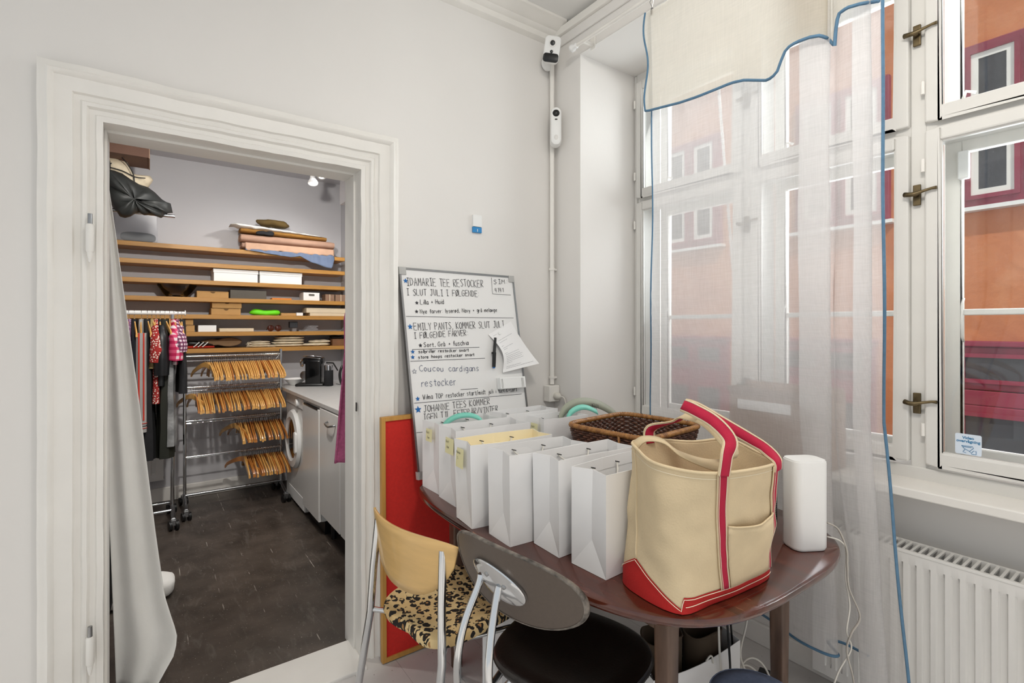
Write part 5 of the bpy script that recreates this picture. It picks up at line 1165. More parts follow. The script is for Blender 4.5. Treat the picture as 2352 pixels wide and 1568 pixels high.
gx = sx_(598, 797)
for k in range(3): blob('cloth_bundle', (gx+.004*k, YS+.09, SHT[6]+.001+k*.017), (.095-.008*k, .06, .0095), CREAMC, 'small tied cream cloth pouches on the lowest shelf, %s of the pile' % ('bottom', 'middle', 'top')[k], 'pouch', .012, k+5, 30)
m = MB()
random.seed(5)
for k in range(10): a = X((gx+random.choice((-1, 1))*.085, YS+.04, SHT[6]+.01+random.random()*.04)); m.tube(crom([a, a+X((random.uniform(-.02, .02), -.02, -.005)), a+X((random.uniform(-.04, .04), -.025, -.012))], 3), .0015, 4)
tag(m.build('pouch_strings', CREAMC), 'loose cream drawstrings of the tied pouches on the lowest shelf', 'string')
gx = sx_(664, 795)
for k in range(4): blob('folded_tote', (gx-.0+.006*k, YS+.10, SHT[6]+.001+k*.022), (.14-.008*k, .07, .0115), CREAMC, 'folded cream cloth bag in plastic on the lowest shelf, %s of the stack' % ('bottom', 'second', 'third', 'top')[k], 'cloth bag', .012, k+9, 22)
gx = sx_(730, 797)
for k in range(2): blob('folded_tote', (gx+.03*k, YS+.09, SHT[6]+.001+k*.026), (.12-.02*k, .06, .014), CREAMC, 'crumpled cream cloth bag beside the wooden box, %s one' % ('lower', 'upper')[k], 'cloth bag', .018, k+19, 26)
r = shbox(6, 764, 822, .062, M('walnut_box', '7f5636', .5, var=.2), 'wooden_box', 'brown wooden box at the right end of the lowest shelf', 'box', .14)
blob('black_pouch', (sx_(783, 772), YS+.10, SHT[6]+.0635), (.085, .045, .016), BLACK, 'shiny black pouch lying on the wooden box', 'pouch', .015, 4, 20)

# fabric bolts on the top shelf
T0 = SHT[0]
def bolt(x0, x1, z, ry, rz_, mat, label, name='fabric_bolt', seed=1, y=None, tilt=0, tube_=True, amp=.006):
    y = y or YS+.09; r = thing(name, ((x0+x1)/2, y, z), label, 'fabric'); rings = []
    for i in range(25):
        t = i/24; x = lerp(x0, x1, t); e = 1 if 0 < i < 24 else .93; ring = []
        for k in range(28):
            a = 2*PI*k/28; q = (abs(math.cos(a))**2.6+abs(math.sin(a))**2.6)**(1/2.6)
            p = X((x, y + ry*e*math.cos(a)/q, z + rz_ + tilt*(t-.5) + rz_*e*math.sin(a)/q)); n_ = noise.noise(p*18+X((seed, 0, 0)))*amp; p += X((0, n_, n_*.5)); ring.append(p)
        rings.append(ring)
    MB().loft(rings).build('rolled_cloth', mat, r, smooth='a')
    m = MB()                                          # spiral ends
    for sx, xx in ((-1, x0), (1, x1)):
        for tt_ in (.35, .6, .85): m.tube([X((xx+sx*.001, y + ry*tt_*math.cos(2*PI*k/20)*.93, z+rz_+tilt*(.5 if sx > 0 else -.5) + rz_*tt_*math.sin(2*PI*k/20)*.93)) for k in range(20)], .0012, 4, loop=True)
    m.build('roll_layers', mat, r); return r
xa, xb = sx_(556, 580), sx_(764, 590)
r = thing('draped_blue_cloth', ((xa+xb)/2, YS+.02, T0-.1), 'blue-grey cloth hanging over the top shelf edge beneath the pink bolts', 'fabric')
rows = []
for j in range(13):
    t = j/12; row = []
    for k in range(61):
        q = k/60; x = lerp(xa+.02, xb-.0, q); drop = interp([(0, .01), (.25, .03), (.5, .045), (.6, .03), (.72, .075), (.9, .115), (.96, .12), (1, .03)], q)
        fy = .012*math.sin(q*38)+.006*math.sin(q*71)
        if t < .35: row.append(X((x, lerp(YB-.06, YS-.012, t/.35)+fy*t, T0+.012-.004*t)))
        else: u_ = (t-.35)/.65; row.append(X((x+.01*u_*math.sin(q*9), YS-.014-.006*u_+fy*.6, T0+.008-drop*u_)))
    rows.append(row)
MB().grid(rows).build('cloth', BLUEC, r, smooth=True, solid=.003)
bolt(xa, xb+.01, T0+.014, .085, .027, ROSE, 'rose beige fabric bolt with loose edge, lower of two on the top shelf', seed=2)
rows = []
for j in range(5): rows.append([X((lerp(xa+.02, xb, k/60), YS-.004-.002*j, T0+.062-j*.012-(.010*noise.noise(X((k*.2, 0, 3)))+.006)*j*.5)) for k in range(61)])
r = [o for o in COL.objects if o.name == 'fabric_bolt'][0]; MB().grid(rows).build('loose_edge', M('rose_light', 'c7a187', .9), r, smooth=True, solid=.002)
bolt(xa-.01, xb+.012, T0+.070, .082, .034, ROSE, 'smooth rose beige fabric bolt, upper of two on the top shelf', seed=3)
bolt(sx_(553, 540), sx_(750, 550), T0+.142, .07, .020, MUST, 'mustard brown fabric roll below the white cloth on the top shelf', seed=4, tilt=-.012)
r = thing('white_cloth_pile', (sx_(640, 520), YS+.1, T0+.18), 'white crumpled cloth spread over the mustard roll on the top shelf', 'fabric')
xa2, xb2 = sx_(530, 510), sx_(738, 530); rings = []
for i in range(21):
    t = i/20; x = lerp(xa2, xb2, t); hh = interp([(0, .004), (.1, .04), (.5, .03), (.8, .012), (1, .003)], t); zz = T0+.186-.02*t + (.015 if t < .1 else 0)
    rings.append([X((x, YS+.09+.085*math.cos(a), max(T0+.184-.014*t, zz + hh*(.5+.5*math.sin(a)) + .010*noise.noise(X((x*20, a*2, 1)))))) for a in [2*PI*k/18 for k in range(18)]])
MB().loft(rings).build('cloth', CLOTHW, r, smooth=True)
blob('olive_bundle', (sx_(632, 495), YS+.10, T0+.226), (.125, .06, .032), OLIVE, 'olive brown crumpled bundle on top of the fabric pile', 'fabric', .03, 8, 22)
blob('black_cloth_scrap', (sx_(610, 530), YS+.003, T0+.135), (.07, .012, .018), MATTE, 'small black cloth scrap between the bolts and the mustard roll', 'fabric', .02, 6, 30)
# clear plastic box with dark contents at the left end of the top shelf
a, b = sx_(262, 550), sx_(362, 550); r = thing('clear_box', ((a+b)/2, YS+.1, T0), 'clear plastic storage box with dark contents at the left of the top shelf', 'box')
B((a, YS+.02, T0+.001), (b, YS+.2, T0+.25)).build('plastic_shell', MC['plast'], r, bevel=.008)
MB().ell((b-.12, YS+.11, T0+.045), (.11, .06, .036), 12, 0, 1, None, None, 9, 3).build('dark_contents', M('dark_cloth', '2b2e33', .9), r, smooth=True)

# lights in the store room
for k, (px, py, y) in enumerate(((718, 405, 4.05), (738, 392, 4.35))):
    p = pt(px, py, y=y); r = thing('ceiling_spotlight', (p.x, p.y, CB), 'lit white ceiling spotlight in the store room, %s of two' % ('front', 'rear')[k], 'lamp')
    d = X((-.05, -.35, -1)).normalized()
    MB().lathe([(.0001, 0), (.018, 0), (.02, .02), (.034, .05), (.036, .062), (.033, .062)], p+X((0, 0, 0)), 20, d).build('reflector_shell', WHITE, r, smooth='a')
    MB().lathe([(.033, .058), (.02, .063), (.0001, .064)], p, 20, d).build('bulb_face', MC['bulb'], r, smooth='a')
    MB().cyl(p-X((0, 0, -.005)), (p.x, p.y, CB), .012, .02, 12).build('lamp_stem', WHITE, r, smooth='a')

# upper left: bar, dress form, draped black garment, brown box
YL = 4.15
bar = thing('wall_bar', (-.6, YL, 2.2), 'chrome bar sticking out high on the left of the store room', 'bar')
be = pt(402, 497, y=YL); MB().cyl((-1.3, YL, be.z+.0), be, .011, .011, 12).build('bar_tube', CHROME, bar, smooth='a'); MB().cyl((-1.3, YL, be.z), (-1.285, YL, be.z), .03, .03, 16).build('wall_flange', CHROME, bar, smooth='a')
r = thing('black_garment', (-.1, YL, be.z), 'black cloth garment slung over the high chrome bar', 'garment')
O_ = [(236, 378), (262, 392), (300, 410), (340, 432), (372, 455), (392, 470), (397, 486), (385, 493), (370, 498), (340, 496), (322, 488), (300, 498), (275, 497), (262, 482), (245, 440), (236, 410)]
rings = []
for d, k in ((-.09, .0), (-.085, .55), (-.06, .85), (0, 1), (.05, .85), (.075, .5), (.08, 0)):
    cen = (310, 458); rings.append([pt(cen[0]+(x-cen[0])*k, cen[1]+(y_-cen[1])*k + 3*math.sin(i*1.7), y=YL+d*(1+.2*math.sin(i*2.1))) for i, (x, y_) in enumerate([((a[0]*(1-f)+b[0]*f), (a[1]*(1-f)+b[1]*f)) for a, b in zip(O_, O_[1:]+O_[:1]) for f in (0, .5)])])
MB().loft(rings).build('garment_cloth', M('charcoal_satin', '2e302f', .5, var=.25, ns=12, bump=.4, bs=18), r, smooth=True)
r = thing('dress_form', (-.2, YL+.16, 2.3), 'beige linen dress form lying behind the black garment', 'dress form')
O_ = [(236, 357), (262, 360), (292, 372), (308, 400), (345, 404), (352, 414), (340, 432), (300, 440), (250, 420), (236, 400)]; rings = []
for d, k in ((-.1, 0), (-.09, .6), (-.05, .92), (0, 1), (.06, .9), (.09, .5), (.1, 0)):
    cen = (280, 405); rings.append([pt(cen[0]+(x-cen[0])*k, cen[1]+(y_-cen[1])*k, y=YL+.2+d) for x, y_ in [((a[0]*(1-f)+b[0]*f), (a[1]*(1-f)+b[1]*f)) for a, b in zip(O_, O_[1:]+O_[:1]) for f in (0, .5)]])
MB().loft(rings).build('linen_torso', CREAMC, r, smooth=True)
m = MB()
for P in ([(246, 358), (252, 372), (253, 388)], [(240, 372), (253, 376), (256, 374)], [(252, 384), (280, 392), (310, 406), (334, 409)], [(280, 362), (292, 376), (306, 400), (309, 425)]): m.tube(crom([pt(a, b, y=YL+.09) for a, b in P], 6), .0035, 5)
m.build('black_tape', BLACK, r, smooth=True)
a, b = pt(238, 330, y=YL), pt(340, 352, y=YL); hb_ = thing('brown_carton', (a.x, YL, 2.55), 'brown carton high at the left above the dress form', 'box')
zt = pt(343, 338, y=YL).z; zb_ = pt(338, 362, y=YL).z; xr_ = pt(343, 350, y=YL).x
B((-1.3, YL, zb_), (xr_, YL+.3, zt+.06)).build('carton_body', M('brown_card', '6e5143', .8), hb_, bevel=.003); B((xr_-.003, YL-.004, zb_-.004), (xr_+.003, YL+.3, zt+.05)).build('carton_flap', CARD, hb_)
B((-1.3, YL-.02, zb_-.05), (-1.0, YL+.3, zb_-.001)).build('shelf_bracket', STEEL, hb_)

# ---- hangers
def hanger_proto(wood, name='wooden_hanger', bar_=False):
    r = thing(name, (0, 0, 0), 'beech clothes hanger', 'hanger'); rings = []
    for i in range(17):
        t = -1+2*i/16; y = t*.218; z = -.058-.085*abs(t)**1.35 - .012*(abs(t) > .93); h_ = lerp(.019, .0125, abs(t)); x = .010*abs(t)**2
        w_ = .0058
        rings.append([X((x-w_, y, z-h_)), X((x+w_, y, z-h_)), X((x+w_*1.1, y, z)), X((x+w_*.6, y, z+h_)), X((x-w_*.6, y, z+h_)), X((x-w_*1.1, y, z))])
    MB().loft(rings).build('wooden_body', wood, r, smooth='a')
    h = [X((0, 0, -.045)), X((0, 0, -.012))] + [X((0, -.0 + .017*math.sin(a)*1.0, .0 + .0 + .017*(1-math.cos(a))-.012 + .0)) for a in ()]
    c = X((0, 0, .0)); P = [X((0, .004, -.045)), X((0, .004, -.025))] + [X((0, .018*math.cos(a), .018*math.sin(a))) for a in [math.radians(-60+k*30) for k in range(0, 9)]]
    MB().tube(crom(P, 2), .0016, 5).build('hook', CHROME, r, smooth=True)
    return r
YR = 4.53
RX0, RX1 = .215, .885
RZ = [1.172, .937, .683, .412]
rk = thing('rolling_hanger_rack', ((RX0+RX1)/2, YR, 0), 'four tier chrome rack on casters full of wooden hangers', 'rack')
DYR = .16
for z in RZ:
    for dy in (0,): MB().cyl((RX0-.0, YR, z), (RX1, YR, z), .0075, .0075, 10).build('hanging_rail', CHROME, rk, smooth='a')
    MB().cyl((RX0, YR+.17, z-.045), (RX1, YR+.17, z-.045), .005, .005, 8).build('rear_bar', CHROME, rk, smooth='a')
MB().cyl((RX0, YR, .125), (RX1, YR, .125), .011, .011, 12).build('bottom_bar', STEEL, rk, smooth='a')
for x in (RX0, RX1):
    MB().cyl((x, YR, .1), (x, YR, RZ[0]+.04), .011, .011, 12).build('upright', CHROME, rk, smooth='a')
    for z in RZ: MB().cyl((x, YR, z), (x, YR+.17, z-.045), .005, .005, 8).build('side_arm', CHROME, rk, smooth='a')
    MB().tube([(x, YR-.20, .075), (x, YR, .115), (x, YR+.20, .075)], .011, 10).build('foot_bar', STEEL, rk, smooth='a')
def caster(par, x, y, r_=.03, a=0):
    c = MB().box((x-.016, y-.018, r_), (x+.016, y+.018, .075)).build('caster', STEEL, par, bevel=.004)
    MB().lathe([(r_*.5, -.011), (r_, -.009), (r_, .009), (r_*.5, .011)], (x+.019, y, r_), 20, (1, .2, 0)).lathe([(r_*.5, -.011), (r_, -.009), (r_, .009), (r_*.5, .011)], (x-.019, y, r_), 20, (1, .2, 0)).build('wheel', BLACK, c, smooth='a')
for x in (RX0, RX1):
    for y in (YR-.20, YR+.20): caster(rk, x, y)
proto = hanger_proto(HANGW); protod = hanger_proto(HANGD); first = [True, True]
random.seed(21)
GRP = ['empty wooden hangers on the top rail of the rack', 'empty wooden hangers on the second rail of the rack', 'empty wooden hangers on the third rail of the rack', 'empty wooden hangers on the lowest rail of the rack']
LAB = ['empty varnished wooden hanger in the packed row on the topmost rack rail', 'empty varnished wooden hanger in the packed row on the second rack rail', 'empty varnished wooden hanger in the row on the third rack rail', 'empty varnished wooden hanger in the short rows on the lowest rack rail']
def put(px_y, row, tilt=0, dark=.15):
    k = 1 if random.random() < dark else 0; src = (proto, protod)[k]
    loc = X((px_y, YR, RZ[row]-.0075)) ; rz = (random.uniform(-.03, .03), random.uniform(-.02, .02), tilt + random.uniform(-.06, .06))
    if first[k]: first[k] = False; src.location = loc; src.rotation_euler = rz; src['label'] = LAB[row]; src['group'] = GRP[row]; return
    dup(src, loc, rz, LAB[row], GRP[row])
def spanrow(row, p0, p1, n, dark, py):
    a, b = pt(p0, py, y=YR).x, pt(p1, py, y=YR).x
    for i in range(n): put(lerp(a, b, i/(n-1)) + random.uniform(-.002, .002), row, .45 if i == 0 else (.2 if i == 1 and n > 14 else 0), dark)
spanrow(0, 472, 640, 40, .12, 830); spanrow(1, 441, 640, 48, .3, 900); spanrow(2, 538, 642, 22, .5, 970); spanrow(3, 556, 602, 12, .4, 1040); spanrow(3, 608, 648, 11, .7, 1040)

# ---- clothes rail with garments
YC = 4.38
cr_ = thing('clothes_rail', (-.3, YC, 0), 'chrome clothes rail on casters hung with garments at the left', 'clothes rail')
ze = pt(425, 719, y=YC); RZC = ze.z
MB().cyl((-.95, YC, RZC), (ze.x-.06, YC, RZC), .0148, .0148, 16).cyl((ze.x-.06, YC, RZC), (ze.x, YC, RZC), .012, .012, 14).cyl((ze.x-.002, YC, RZC), (ze.x+.004, YC, RZC), .02, .02, 14).build('rail_tube', WHITE, cr_, smooth='a')
ux = pt(396, 760, y=YC).x
MB().cyl((ux, YC, .1), (ux, YC, RZC-.01), .013, .013, 14).build('upright', CHROME, cr_, smooth='a')
MB().cyl((-.9, YC, .1), (-.9, YC, RZC-.01), .013, .013, 14).build('upright', CHROME, cr_, smooth='a')
for dy in (-.10, .10): MB().cyl((-.95, YC+dy, .11), (ux, YC+dy, .11), .010, .010, 12).build('bottom_bar', CHROME, cr_, smooth='a')
MB().tube([(ux, YC-.20, .075), (ux, YC-.10, .11), (ux, YC+.10, .11), (ux, YC+.20, .075)], .013, 10).build('foot_bar', STEEL, cr_, smooth='a')
for y in (YC-.20, YC+.20): caster(cr_, ux, y, .034)
def garment(x, mat, name, label, cat, L, w0=.19, w1=.20, th=.0155, z0=-.075, sleeve=0, hem=None, extra=None, yoff=0, fl=.02, th1=None):
    r = thing(name, (x, YC, RZC-L), label, cat); rings = []; n = 26; th1 = th1 or th*1.6
    for i in range(n+1):
        t = i/n; z = RZC + z0 - t*(L+z0)
        if t < .16: q = t/.16; wd = lerp(.055, w0, q); z = RZC + z0 + .03 - .10*q
        else: q = (t-.16)/.84; wd = lerp(w0, w1, q) ; z = RZC + z0 - .07 - q*(L+z0-.07)
        tk = lerp(th, th1, t); ring = []
        for k in range(32):
            a = 2*PI*k/32; f_ = 1+.5*math.sin(a*7+x*40)*t*.5
            ring.append(X((x + tk*math.copysign(abs(math.sin(a))**.45, math.sin(a))*f_ + .008*noise.noise(X((x*50, math.cos(a)*3, z*6))), YC + yoff + wd*math.cos(a) + fl*.3*noise.noise(X((x*31, a, z*5))), z)))
        rings.append(ring)
    MB().loft(rings).build('cloth_body', mat, r, smooth='a')
    if sleeve:
        for s in (-1, 1):
            P = [X((x, YC+s*(w0-.03), RZC+z0-.03)), X((x+.004, YC+s*(w0+.01), RZC+z0-.09)), X((x+.006, YC+s*(w0+.025), RZC+z0-.09-sleeve*.5)), X((x+.004, YC+s*(w0+.02), RZC+z0-.09-sleeve))]
            MB().tube(crom(P, 4), [.030]*4 + [.040]*4 + [.044]*4 + [.044], 12).build('sleeve', mat, r, smooth='a')
    return r
gp = {}
def ghang(x, i, rz=0):
    src = proto; dup(src, X((x, YC, RZC+.0)), (0, 0, rz), 'varnished wooden hanger carrying a garment on the clothes rail', 'hangers with garments on the clothes rail')
G = [(-0.115, MC['purple_print'], 'printed_dress', 'purple printed dress at the left end of the visible clothes', 'dress', .62, dict()),
 (-0.085, M('navy_cloth', '15171f', .8), 'navy_top', 'dark navy sleeveless top beside the purple dress', 'top', .75, dict()),
 (-0.045, GREYK, 'grey_sweater', 'grey knit garment with red side stripes and striped cuff', 'sweater', .40, dict(sleeve=0)),
 (-0.012, MATTE, 'black_dress', 'long black dress hanging to the lowest hem, left of two', 'dress', 1.0, dict(w0=.17, w1=.2, th=.022, th1=.05)),
 (0.014, M('straw_sequin', 'a08b5c', .5, var=.3, ns=60), 'sequin_top', 'straw coloured shiny top between black dresses', 'top', .38, dict(w0=.16)),
 (0.038, MC['red_floral'], 'floral_blouse', 'red blouse with small white flowers and puffed sleeve', 'blouse', .62, dict(sleeve=.17)),
 (0.062, M('black_satin', '101114', .4, bump=.4, bs=15), 'black_satin_blouse', 'black satin blouse with wide sleeve in front of the floral one', 'blouse', .5, dict(sleeve=.26, w1=.21)),
 (0.088, M('dark_olive', '1d1f15', .7), 'dark_olive_dress', 'long dark olive sheer dress in the middle of the rail', 'dress', 1.0, dict(w0=.16, w1=.195, th=.024, th1=.055)),
 (0.118, MC['gleather'], 'leather_skirt', 'long grey shiny leather skirt near the end of the rail', 'skirt', .92, dict(w0=.17, w1=.205, z0=-.15, th=.022, th1=.04)),
 (0.142, MC['pink_gingham'], 'gingham_shirt', 'pink and white gingham shirt near the end of the rail', 'shirt', .36, dict(sleeve=.16)),
 (0.166, MC['plum_plaid'], 'plaid_shirt', 'plum and white plaid shirt beside the pink gingham shirt', 'shirt', .3, dict(sleeve=.10)),
 (0.19, MATTE, 'black_blouse', 'black blouse hanging last on the right end of the clothes rail', 'blouse', .56, dict(sleeve=.0, w0=.17, w1=.23, th=.02, th1=.03))]
for i, (x, mt, nm, lb, ct, L, kw) in enumerate(G):
    g = garment(x, mt, nm, lb, ct, L, **kw); ghang(x, i, random.uniform(-.12, .12))
    if nm == 'grey_sweater':
        P = lambda dx, z0, z1, m_, nm_: MB().grid([[X((x+dx-.008, YC-.222-.022*t, lerp(z0, z1, t))) for t in (0, .3, .6, 1)], [X((x+dx+.008, YC-.222-.022*t, lerp(z0, z1, t))) for t in (0, .3, .6, 1)]]).build(nm_, m_, g, solid=.004)
        rings = []
        for j in range(13):
            t = j/12; z = RZC-.14-t*.66; w_ = lerp(.05, .036, t); rings.append([X((x+.0+.030*math.cos(a)*1.0, YC-.19-.02*t+w_*.6*math.sin(a), z)) for a in [2*PI*k/16 for k in range(16)]])
        MB().loft(rings).build('sleeve', GREYK, g, smooth='a')
        for dx in (-.012, .014): MB().grid([[X((x+dx+s, YC-.19-.02*t-lerp(.05, .036, t)*.6-.002, RZC-.14-t*.58)) for t in [k/10 for k in range(11)]] for s in (-.004, .004)]).build('red_stripe', REDK, g, solid=.002)
        for k in range(3): MB().tube([X((x+.031*math.cos(a), YC-.21+.024*math.sin(a), RZC-.74-.016*k)) for a in [2*PI*q/16 for q in range(16)]], .0022, 5, loop=True).build('cuff_stripe', REDK if k != 1 else BLACK, g)
# ---- worktop, washing machine, dishwasher, cabinets
XF0 = .93
wt = tag(MB().loft([[X((.885, 4.80, z)), X((.925, 2.60, z)), X((XC-.002, 2.60, z)), X((XC-.002, 4.80, z))] for z in (.87, .90)]).build('worktop', GREYS, bevel=.004), 'long grey laminate worktop over the washing machine and cupboards', 'worktop')
wm = thing('washing_machine', (1.2, 4.24, 0), 'white front loading washing machine at the far end under the worktop', 'washing machine')
B((XF0, 3.93, .02), (XC-.03, 4.53, .86)).build('machine_body', WHITEG, wm, bevel=.008)
dc = X((XF0, 4.23, .52))
MB().lathe([(.22, 0), (.23, .008), (.215, .03), (.17, .036), (.15, .022)], dc, 48, (-1, 0, 0)).build('door_ring', WHITE, wm, smooth='a')
MB().lathe([(.158, .004), (.155, .022), (.10, .03), (.0001, .034)], dc, 40, (-1, 0, 0)).build('door_glass', M('black_glass', '0e0f11', .06), wm, smooth='a')
plate(MB(), dc+X((0, -.17, 0)), X((0, 1, 0)), X((0, 0, 1)), X((-1, 0, 0)), .06, .16, .02, .02, .045).build('door_latch', WHITE, wm, smooth='a')
B((XF0-.006, 3.94, .78), (XF0, 4.52, .855)).build('control_panel', WHITE, wm, bevel=.003); MB().lathe([(.03, 0), (.026, .02), (.0001, .021)], (XF0-.006, 4.10, .817), 20, (-1, 0, 0)).build('program_dial', WHITE, wm, smooth='a')
B((XF0-.004, 4.28, .79), (XF0-.0, 4.5, .85)).build('detergent_drawer', WHITEG, wm, bevel=.003); B((XF0-.003, 3.95, .03), (XF0, 4.51, .12)).build('kick_panel', WHITE, wm, bevel=.002)
dw = thing('dishwasher', (1.2, 3.68, 0), 'glossy white dishwasher front between washing machine and cupboard', 'dishwasher')
B((XF0-.02, 3.47, .10), (XF0+.0, 3.90, .845)).build('door_panel', WHITEG, dw, bevel=.003); B((XF0+.002, 3.47, .1), (XC-.03, 3.90, .86)).build('machine_body', WHITE, dw)
B((XF0-.022, 3.50, .838), (XF0-.0, 3.87, .846)).build('grip_edge', BLACK, dw); B((XF0+.03, 3.50, 0), (XC-.1, 3.87, .099)).build('base', BLACK, dw)
for k, (a, b, lb) in enumerate(((3.02, 3.455, 'white cupboard with a grey bow handle beside the dishwasher'), (2.62, 3.005, 'white cupboard at the near end of the worktop behind the doorway'))):
    cb_ = thing('base_cupboard', (1.2, (a+b)/2, 0), lb, 'cupboard')
    B((XF0+.002, a, .17), (XC-.03, b, .868)).build('cupboard_body', WHITE, cb_)
    d = B((XF0-.018, a+.003, .17), (XF0+.0, b-.003, .862)).build('door', WHITEG, cb_, bevel=.002)
    ya, yb = (a+.08, a+.24) if k == 0 else (a+.08, a+.24)
    MB().tube(crom([(XF0-.018, yb, .80), (XF0-.042, yb-.02, .795), (XF0-.045, (ya+yb)/2, .785), (XF0-.042, ya+.02, .795), (XF0-.018, ya, .80)], 6), .006, 8).build('handle', STEEL, d, smooth=True)
    for xx in (XF0+.06, XC-.1):
        for yy in (a+.05, b-.05): MB().cyl((xx, yy, 0), (xx, yy, .17), .018, .018, 12).build('cupboard_foot', BLACK, cb_)
# things on the worktop
WT = .9015
p = pt(676, 884, z=WT); bw = thing('white_bowl', (p.x, p.y, WT), 'white shallow bowl on the worktop corner beside the hanger rack', 'bowl')
bw2 = tag(MB().lathe([(.04, 0), (.045, .006), (.085, .045), (.092, .052), (.086, .05), (.04, .012), (.0001, .01)], (1.01, 4.60, WT), 32).build('bowl_shell', WHITE, bw, smooth='a'))
cm = thing('coffee_machine', (1.13, 4.40, WT), 'black capsule coffee machine with chrome lever on the worktop', 'coffee machine')
def cmP(u, v, z): return X((1.10, 4.45, WT)) + X((.88, -.47, 0))*u + X((.47, .88, 0))*v + X((0, 0, z))      # u to the right, v away
def obox(m, u0, u1, v0, v1, z0, z1, r_=.012):
    m.loft([[cmP((u0+u1)/2+a, (v0+v1)/2+b, z) for a, b in rrect((u1-u0)*k, (v1-v0)*k, min(r_, (u1-u0)/3), 4)] for z, k in ((z0, .97), (z0+.005, 1), (z1-.012, 1), (z1-.003, .96), (z1, .90))]); return m
obox(MB(), -.03, .10, -.055, .055, .02, .215).build('machine_body', M('piano_black', '0c0c0d', .12), cm, smooth='a')
obox(MB(), -.055, .11, -.05, .05, .185, .235, .02).build('head', M('piano_black', '0c0c0d', .12), cm, smooth='a')
obox(MB(), -.11, .12, -.06, .06, 0, .022, .01).build('drip_base', BLACK, cm, smooth='a')
MB().lathe([(.030, 0), (.034, .006), (.028, .012), (.024, .006)], cmP(-.055, -.03, .19), 24, (-.88, -.1, 0)).build('chrome_spout_ring', CHROME, cm, smooth='a')
MB().tube([cmP(-.06, 0, .242), cmP(0, 0, .25), cmP(.09, 0, .238)], .006, 8).build('lever', CHROME, cm, smooth=True)
MB().lathe([(.036, 0), (.038, .004), (.030, .007), (.0001, .007)], cmP(-.035, -.04, .09), 24, (-.6, -.8, 0)).build('cup_support_disc', STEEL, cm, smooth='a')
fr_ = thing('milk_frother', cmP(.145, -.02, 0), 'black cylindrical milk frother with steel top beside the coffee machine', 'milk frother')
MB().lathe([(.034, .0), (.037, .004), (.037, .13), (.034, .135)], cmP(.155, -.03, 0), 28).build('frother_body', MATTE, fr_, smooth='a'); MB().lathe([(.0365, .132), (.0365, .168), (.033, .172), (.0001, .173)], cmP(.155, -.03, 0), 28).build('steel_top', CHROME, fr_, smooth='a')
MB().tube([cmP(.13, -.0, .19), cmP(.19, -.02, .19), cmP(.235, -.06, .13)], .006, 8).build('lever_handle', BLACK, fr_, smooth='a')
kp = pt(797, 880, y=4.1); kt = thing('electric_kettle', (kp.x, 4.1, WT), 'black electric kettle half hidden by the pink towel', 'kettle')
MB().lathe([(.06, 0), (.068, .01), (.066, .08), (.05, .17), (.046, .19), (.02, .2), (.0001, .205)], (kp.x+.03, 4.1, WT), 28).build('kettle_body', BLACK, kt, smooth='a')
MB().tube(crom([(kp.x-.01, 4.08, WT+.18), (kp.x-.05, 4.06, WT+.18), (kp.x-.07, 4.06, WT+.12), (kp.x-.06, 4.06, WT+.05), (kp.x-.03, 4.08, WT+.03)], 6), .010, 8).build('kettle_handle', BLACK, kt, smooth=True)
cable('black_power_cable', [cmP(.2, .05, .006), cmP(.25, .0, .006), cmP(.27, .04, .02), cmP(.31, .0, .006), cmP(.36, .02, .006)], .003, BLACK, 'black power cable lying on the worktop between the frother and the kettle')
# pink towel on the hook behind the door jamb
tw = thing('pink_towel', (.80, 2.42, .75), 'pink terry towel hanging just inside the doorway on the right', 'towel')
rows = []
for j in range(31):
    t = j/30; z = lerp(1.51, .755, t); x0_ = interp([(0, .775), (.08, .748), (.3, .752), (1, .708)], t) ; row = []
    for k in range(15):
        q = k/14; row.append(X((x0_ + .14*q*(1-.1*t), 2.40 + .022*math.sin(q*9+t) + .03*q, z + .004*math.sin(q*5))))
    rows.append(row)
MB().grid(rows).build('towel_cloth', PINK, tw, smooth=True, solid=.008)
MB().cyl((.84, 2.275, 1.52), (.84, 2.45, 1.525), .006, .008, 10).build('towel_hook', STEEL, tw, smooth='a')

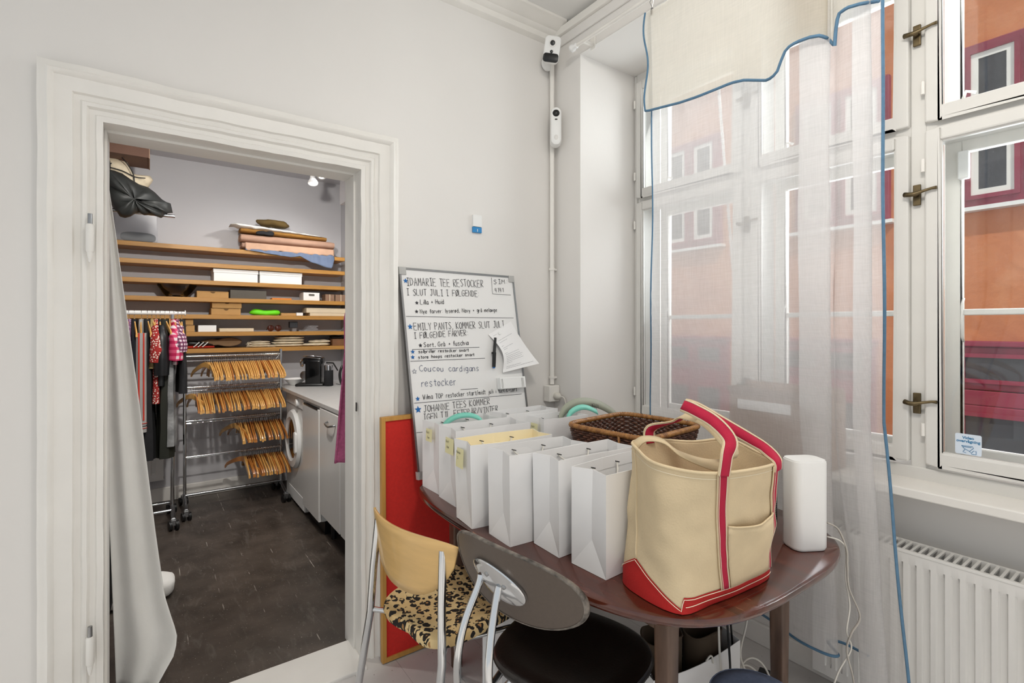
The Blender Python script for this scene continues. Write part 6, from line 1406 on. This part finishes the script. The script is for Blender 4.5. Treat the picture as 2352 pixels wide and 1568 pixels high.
# white drape in the doorway
dr = thing('doorway_drape', (-.1, 2.42, 0), 'long white drape pulled aside and trailing on the floor in the doorway', 'curtain')
YD = 2.40
Lp = [(330, 239), (700, 240), (960, 240), (1100, 245), (1300, 254), (1500, 262), (1620, 266)]
Rp = [(330, 241), (420, 248), (540, 266), (700, 288), (900, 316), (1100, 340), (1250, 358), (1400, 378), (1460, 396), (1490, 406), (1530, 402), (1600, 350)]
rows = []
for j in range(61):
    py = lerp(330, 1600, j/60); xl, xr = interp(Lp, py), interp(Rp, py); z = max(.006, pt(250, py, y=YD).z); row = []
    for k in range(41):
        q = k/40; amp = .014*min(1, (xr-xl)/60); xx = pt(lerp(xl, xr, q), py, y=YD).x
        puff = .10*max(0, (py-1380)/150)*q
        row.append(X((xx, YD + .03 + amp*math.sin(q*2*PI*1.6+.6) + .5*amp*math.sin(q*2*PI*.8) - puff*.6, z)))
    rows.append(row)
MB().grid(rows).build('drape_cloth', CLOTHW, dr, smooth=True, solid=.002)
MB().cyl((DL-.35, YD+.03, 2.17), (DR+.1, YD+.03, 2.17), .01, .01, 12).build('drape_rod', STEEL, dr, smooth='a')
for k in range(1): pass
p = pt(378, 1345, z=.06); blob('white_pillow', (p.x-.10, p.y+.05, .003), (.15, .10, .05), CLOTHW, 'white cushion corner peeping from behind the doorway drape', 'cushion', .012, 3, 10, 3.5)
blob('dark_garment_bags', (-.36, 2.85, .003), (.24, .2, .55), MATTE, 'dark heap of black clothes behind the drape at the left jamb', 'clothes', .05, 4, 9, 3)
# ceiling lamp of the front room (mirrored in the window panes)
cl_ = thing('ceiling_lamp', (.55, .15, 2.95), 'round opal ceiling lamp in the middle of the front room', 'lamp')
MB().lathe([(.22, 0), (.22, .03), (.19, .04), (.0001, .04)], (.55, .15, CH-.045), 40).build('lamp_body', WHITE, cl_, smooth='a')
MB().lathe([(.0001, -.012), (.15, -.010), (.205, .0), (.21, .002)], (.55, .15, CH-.047), 40).build('lamp_diffuser', MC['lampdisc'], cl_, smooth='a')

a, b = pt(838, 922, y=YA+.03), pt(838, 942, y=YA+.03)
tag(B((DR-.010, YA+.022, b.z), (DR-.0075, YA+.032, a.z)).build('strike_slot', BLACK), 'small dark latch slot in the right jamb of the doorway', 'latch slot')
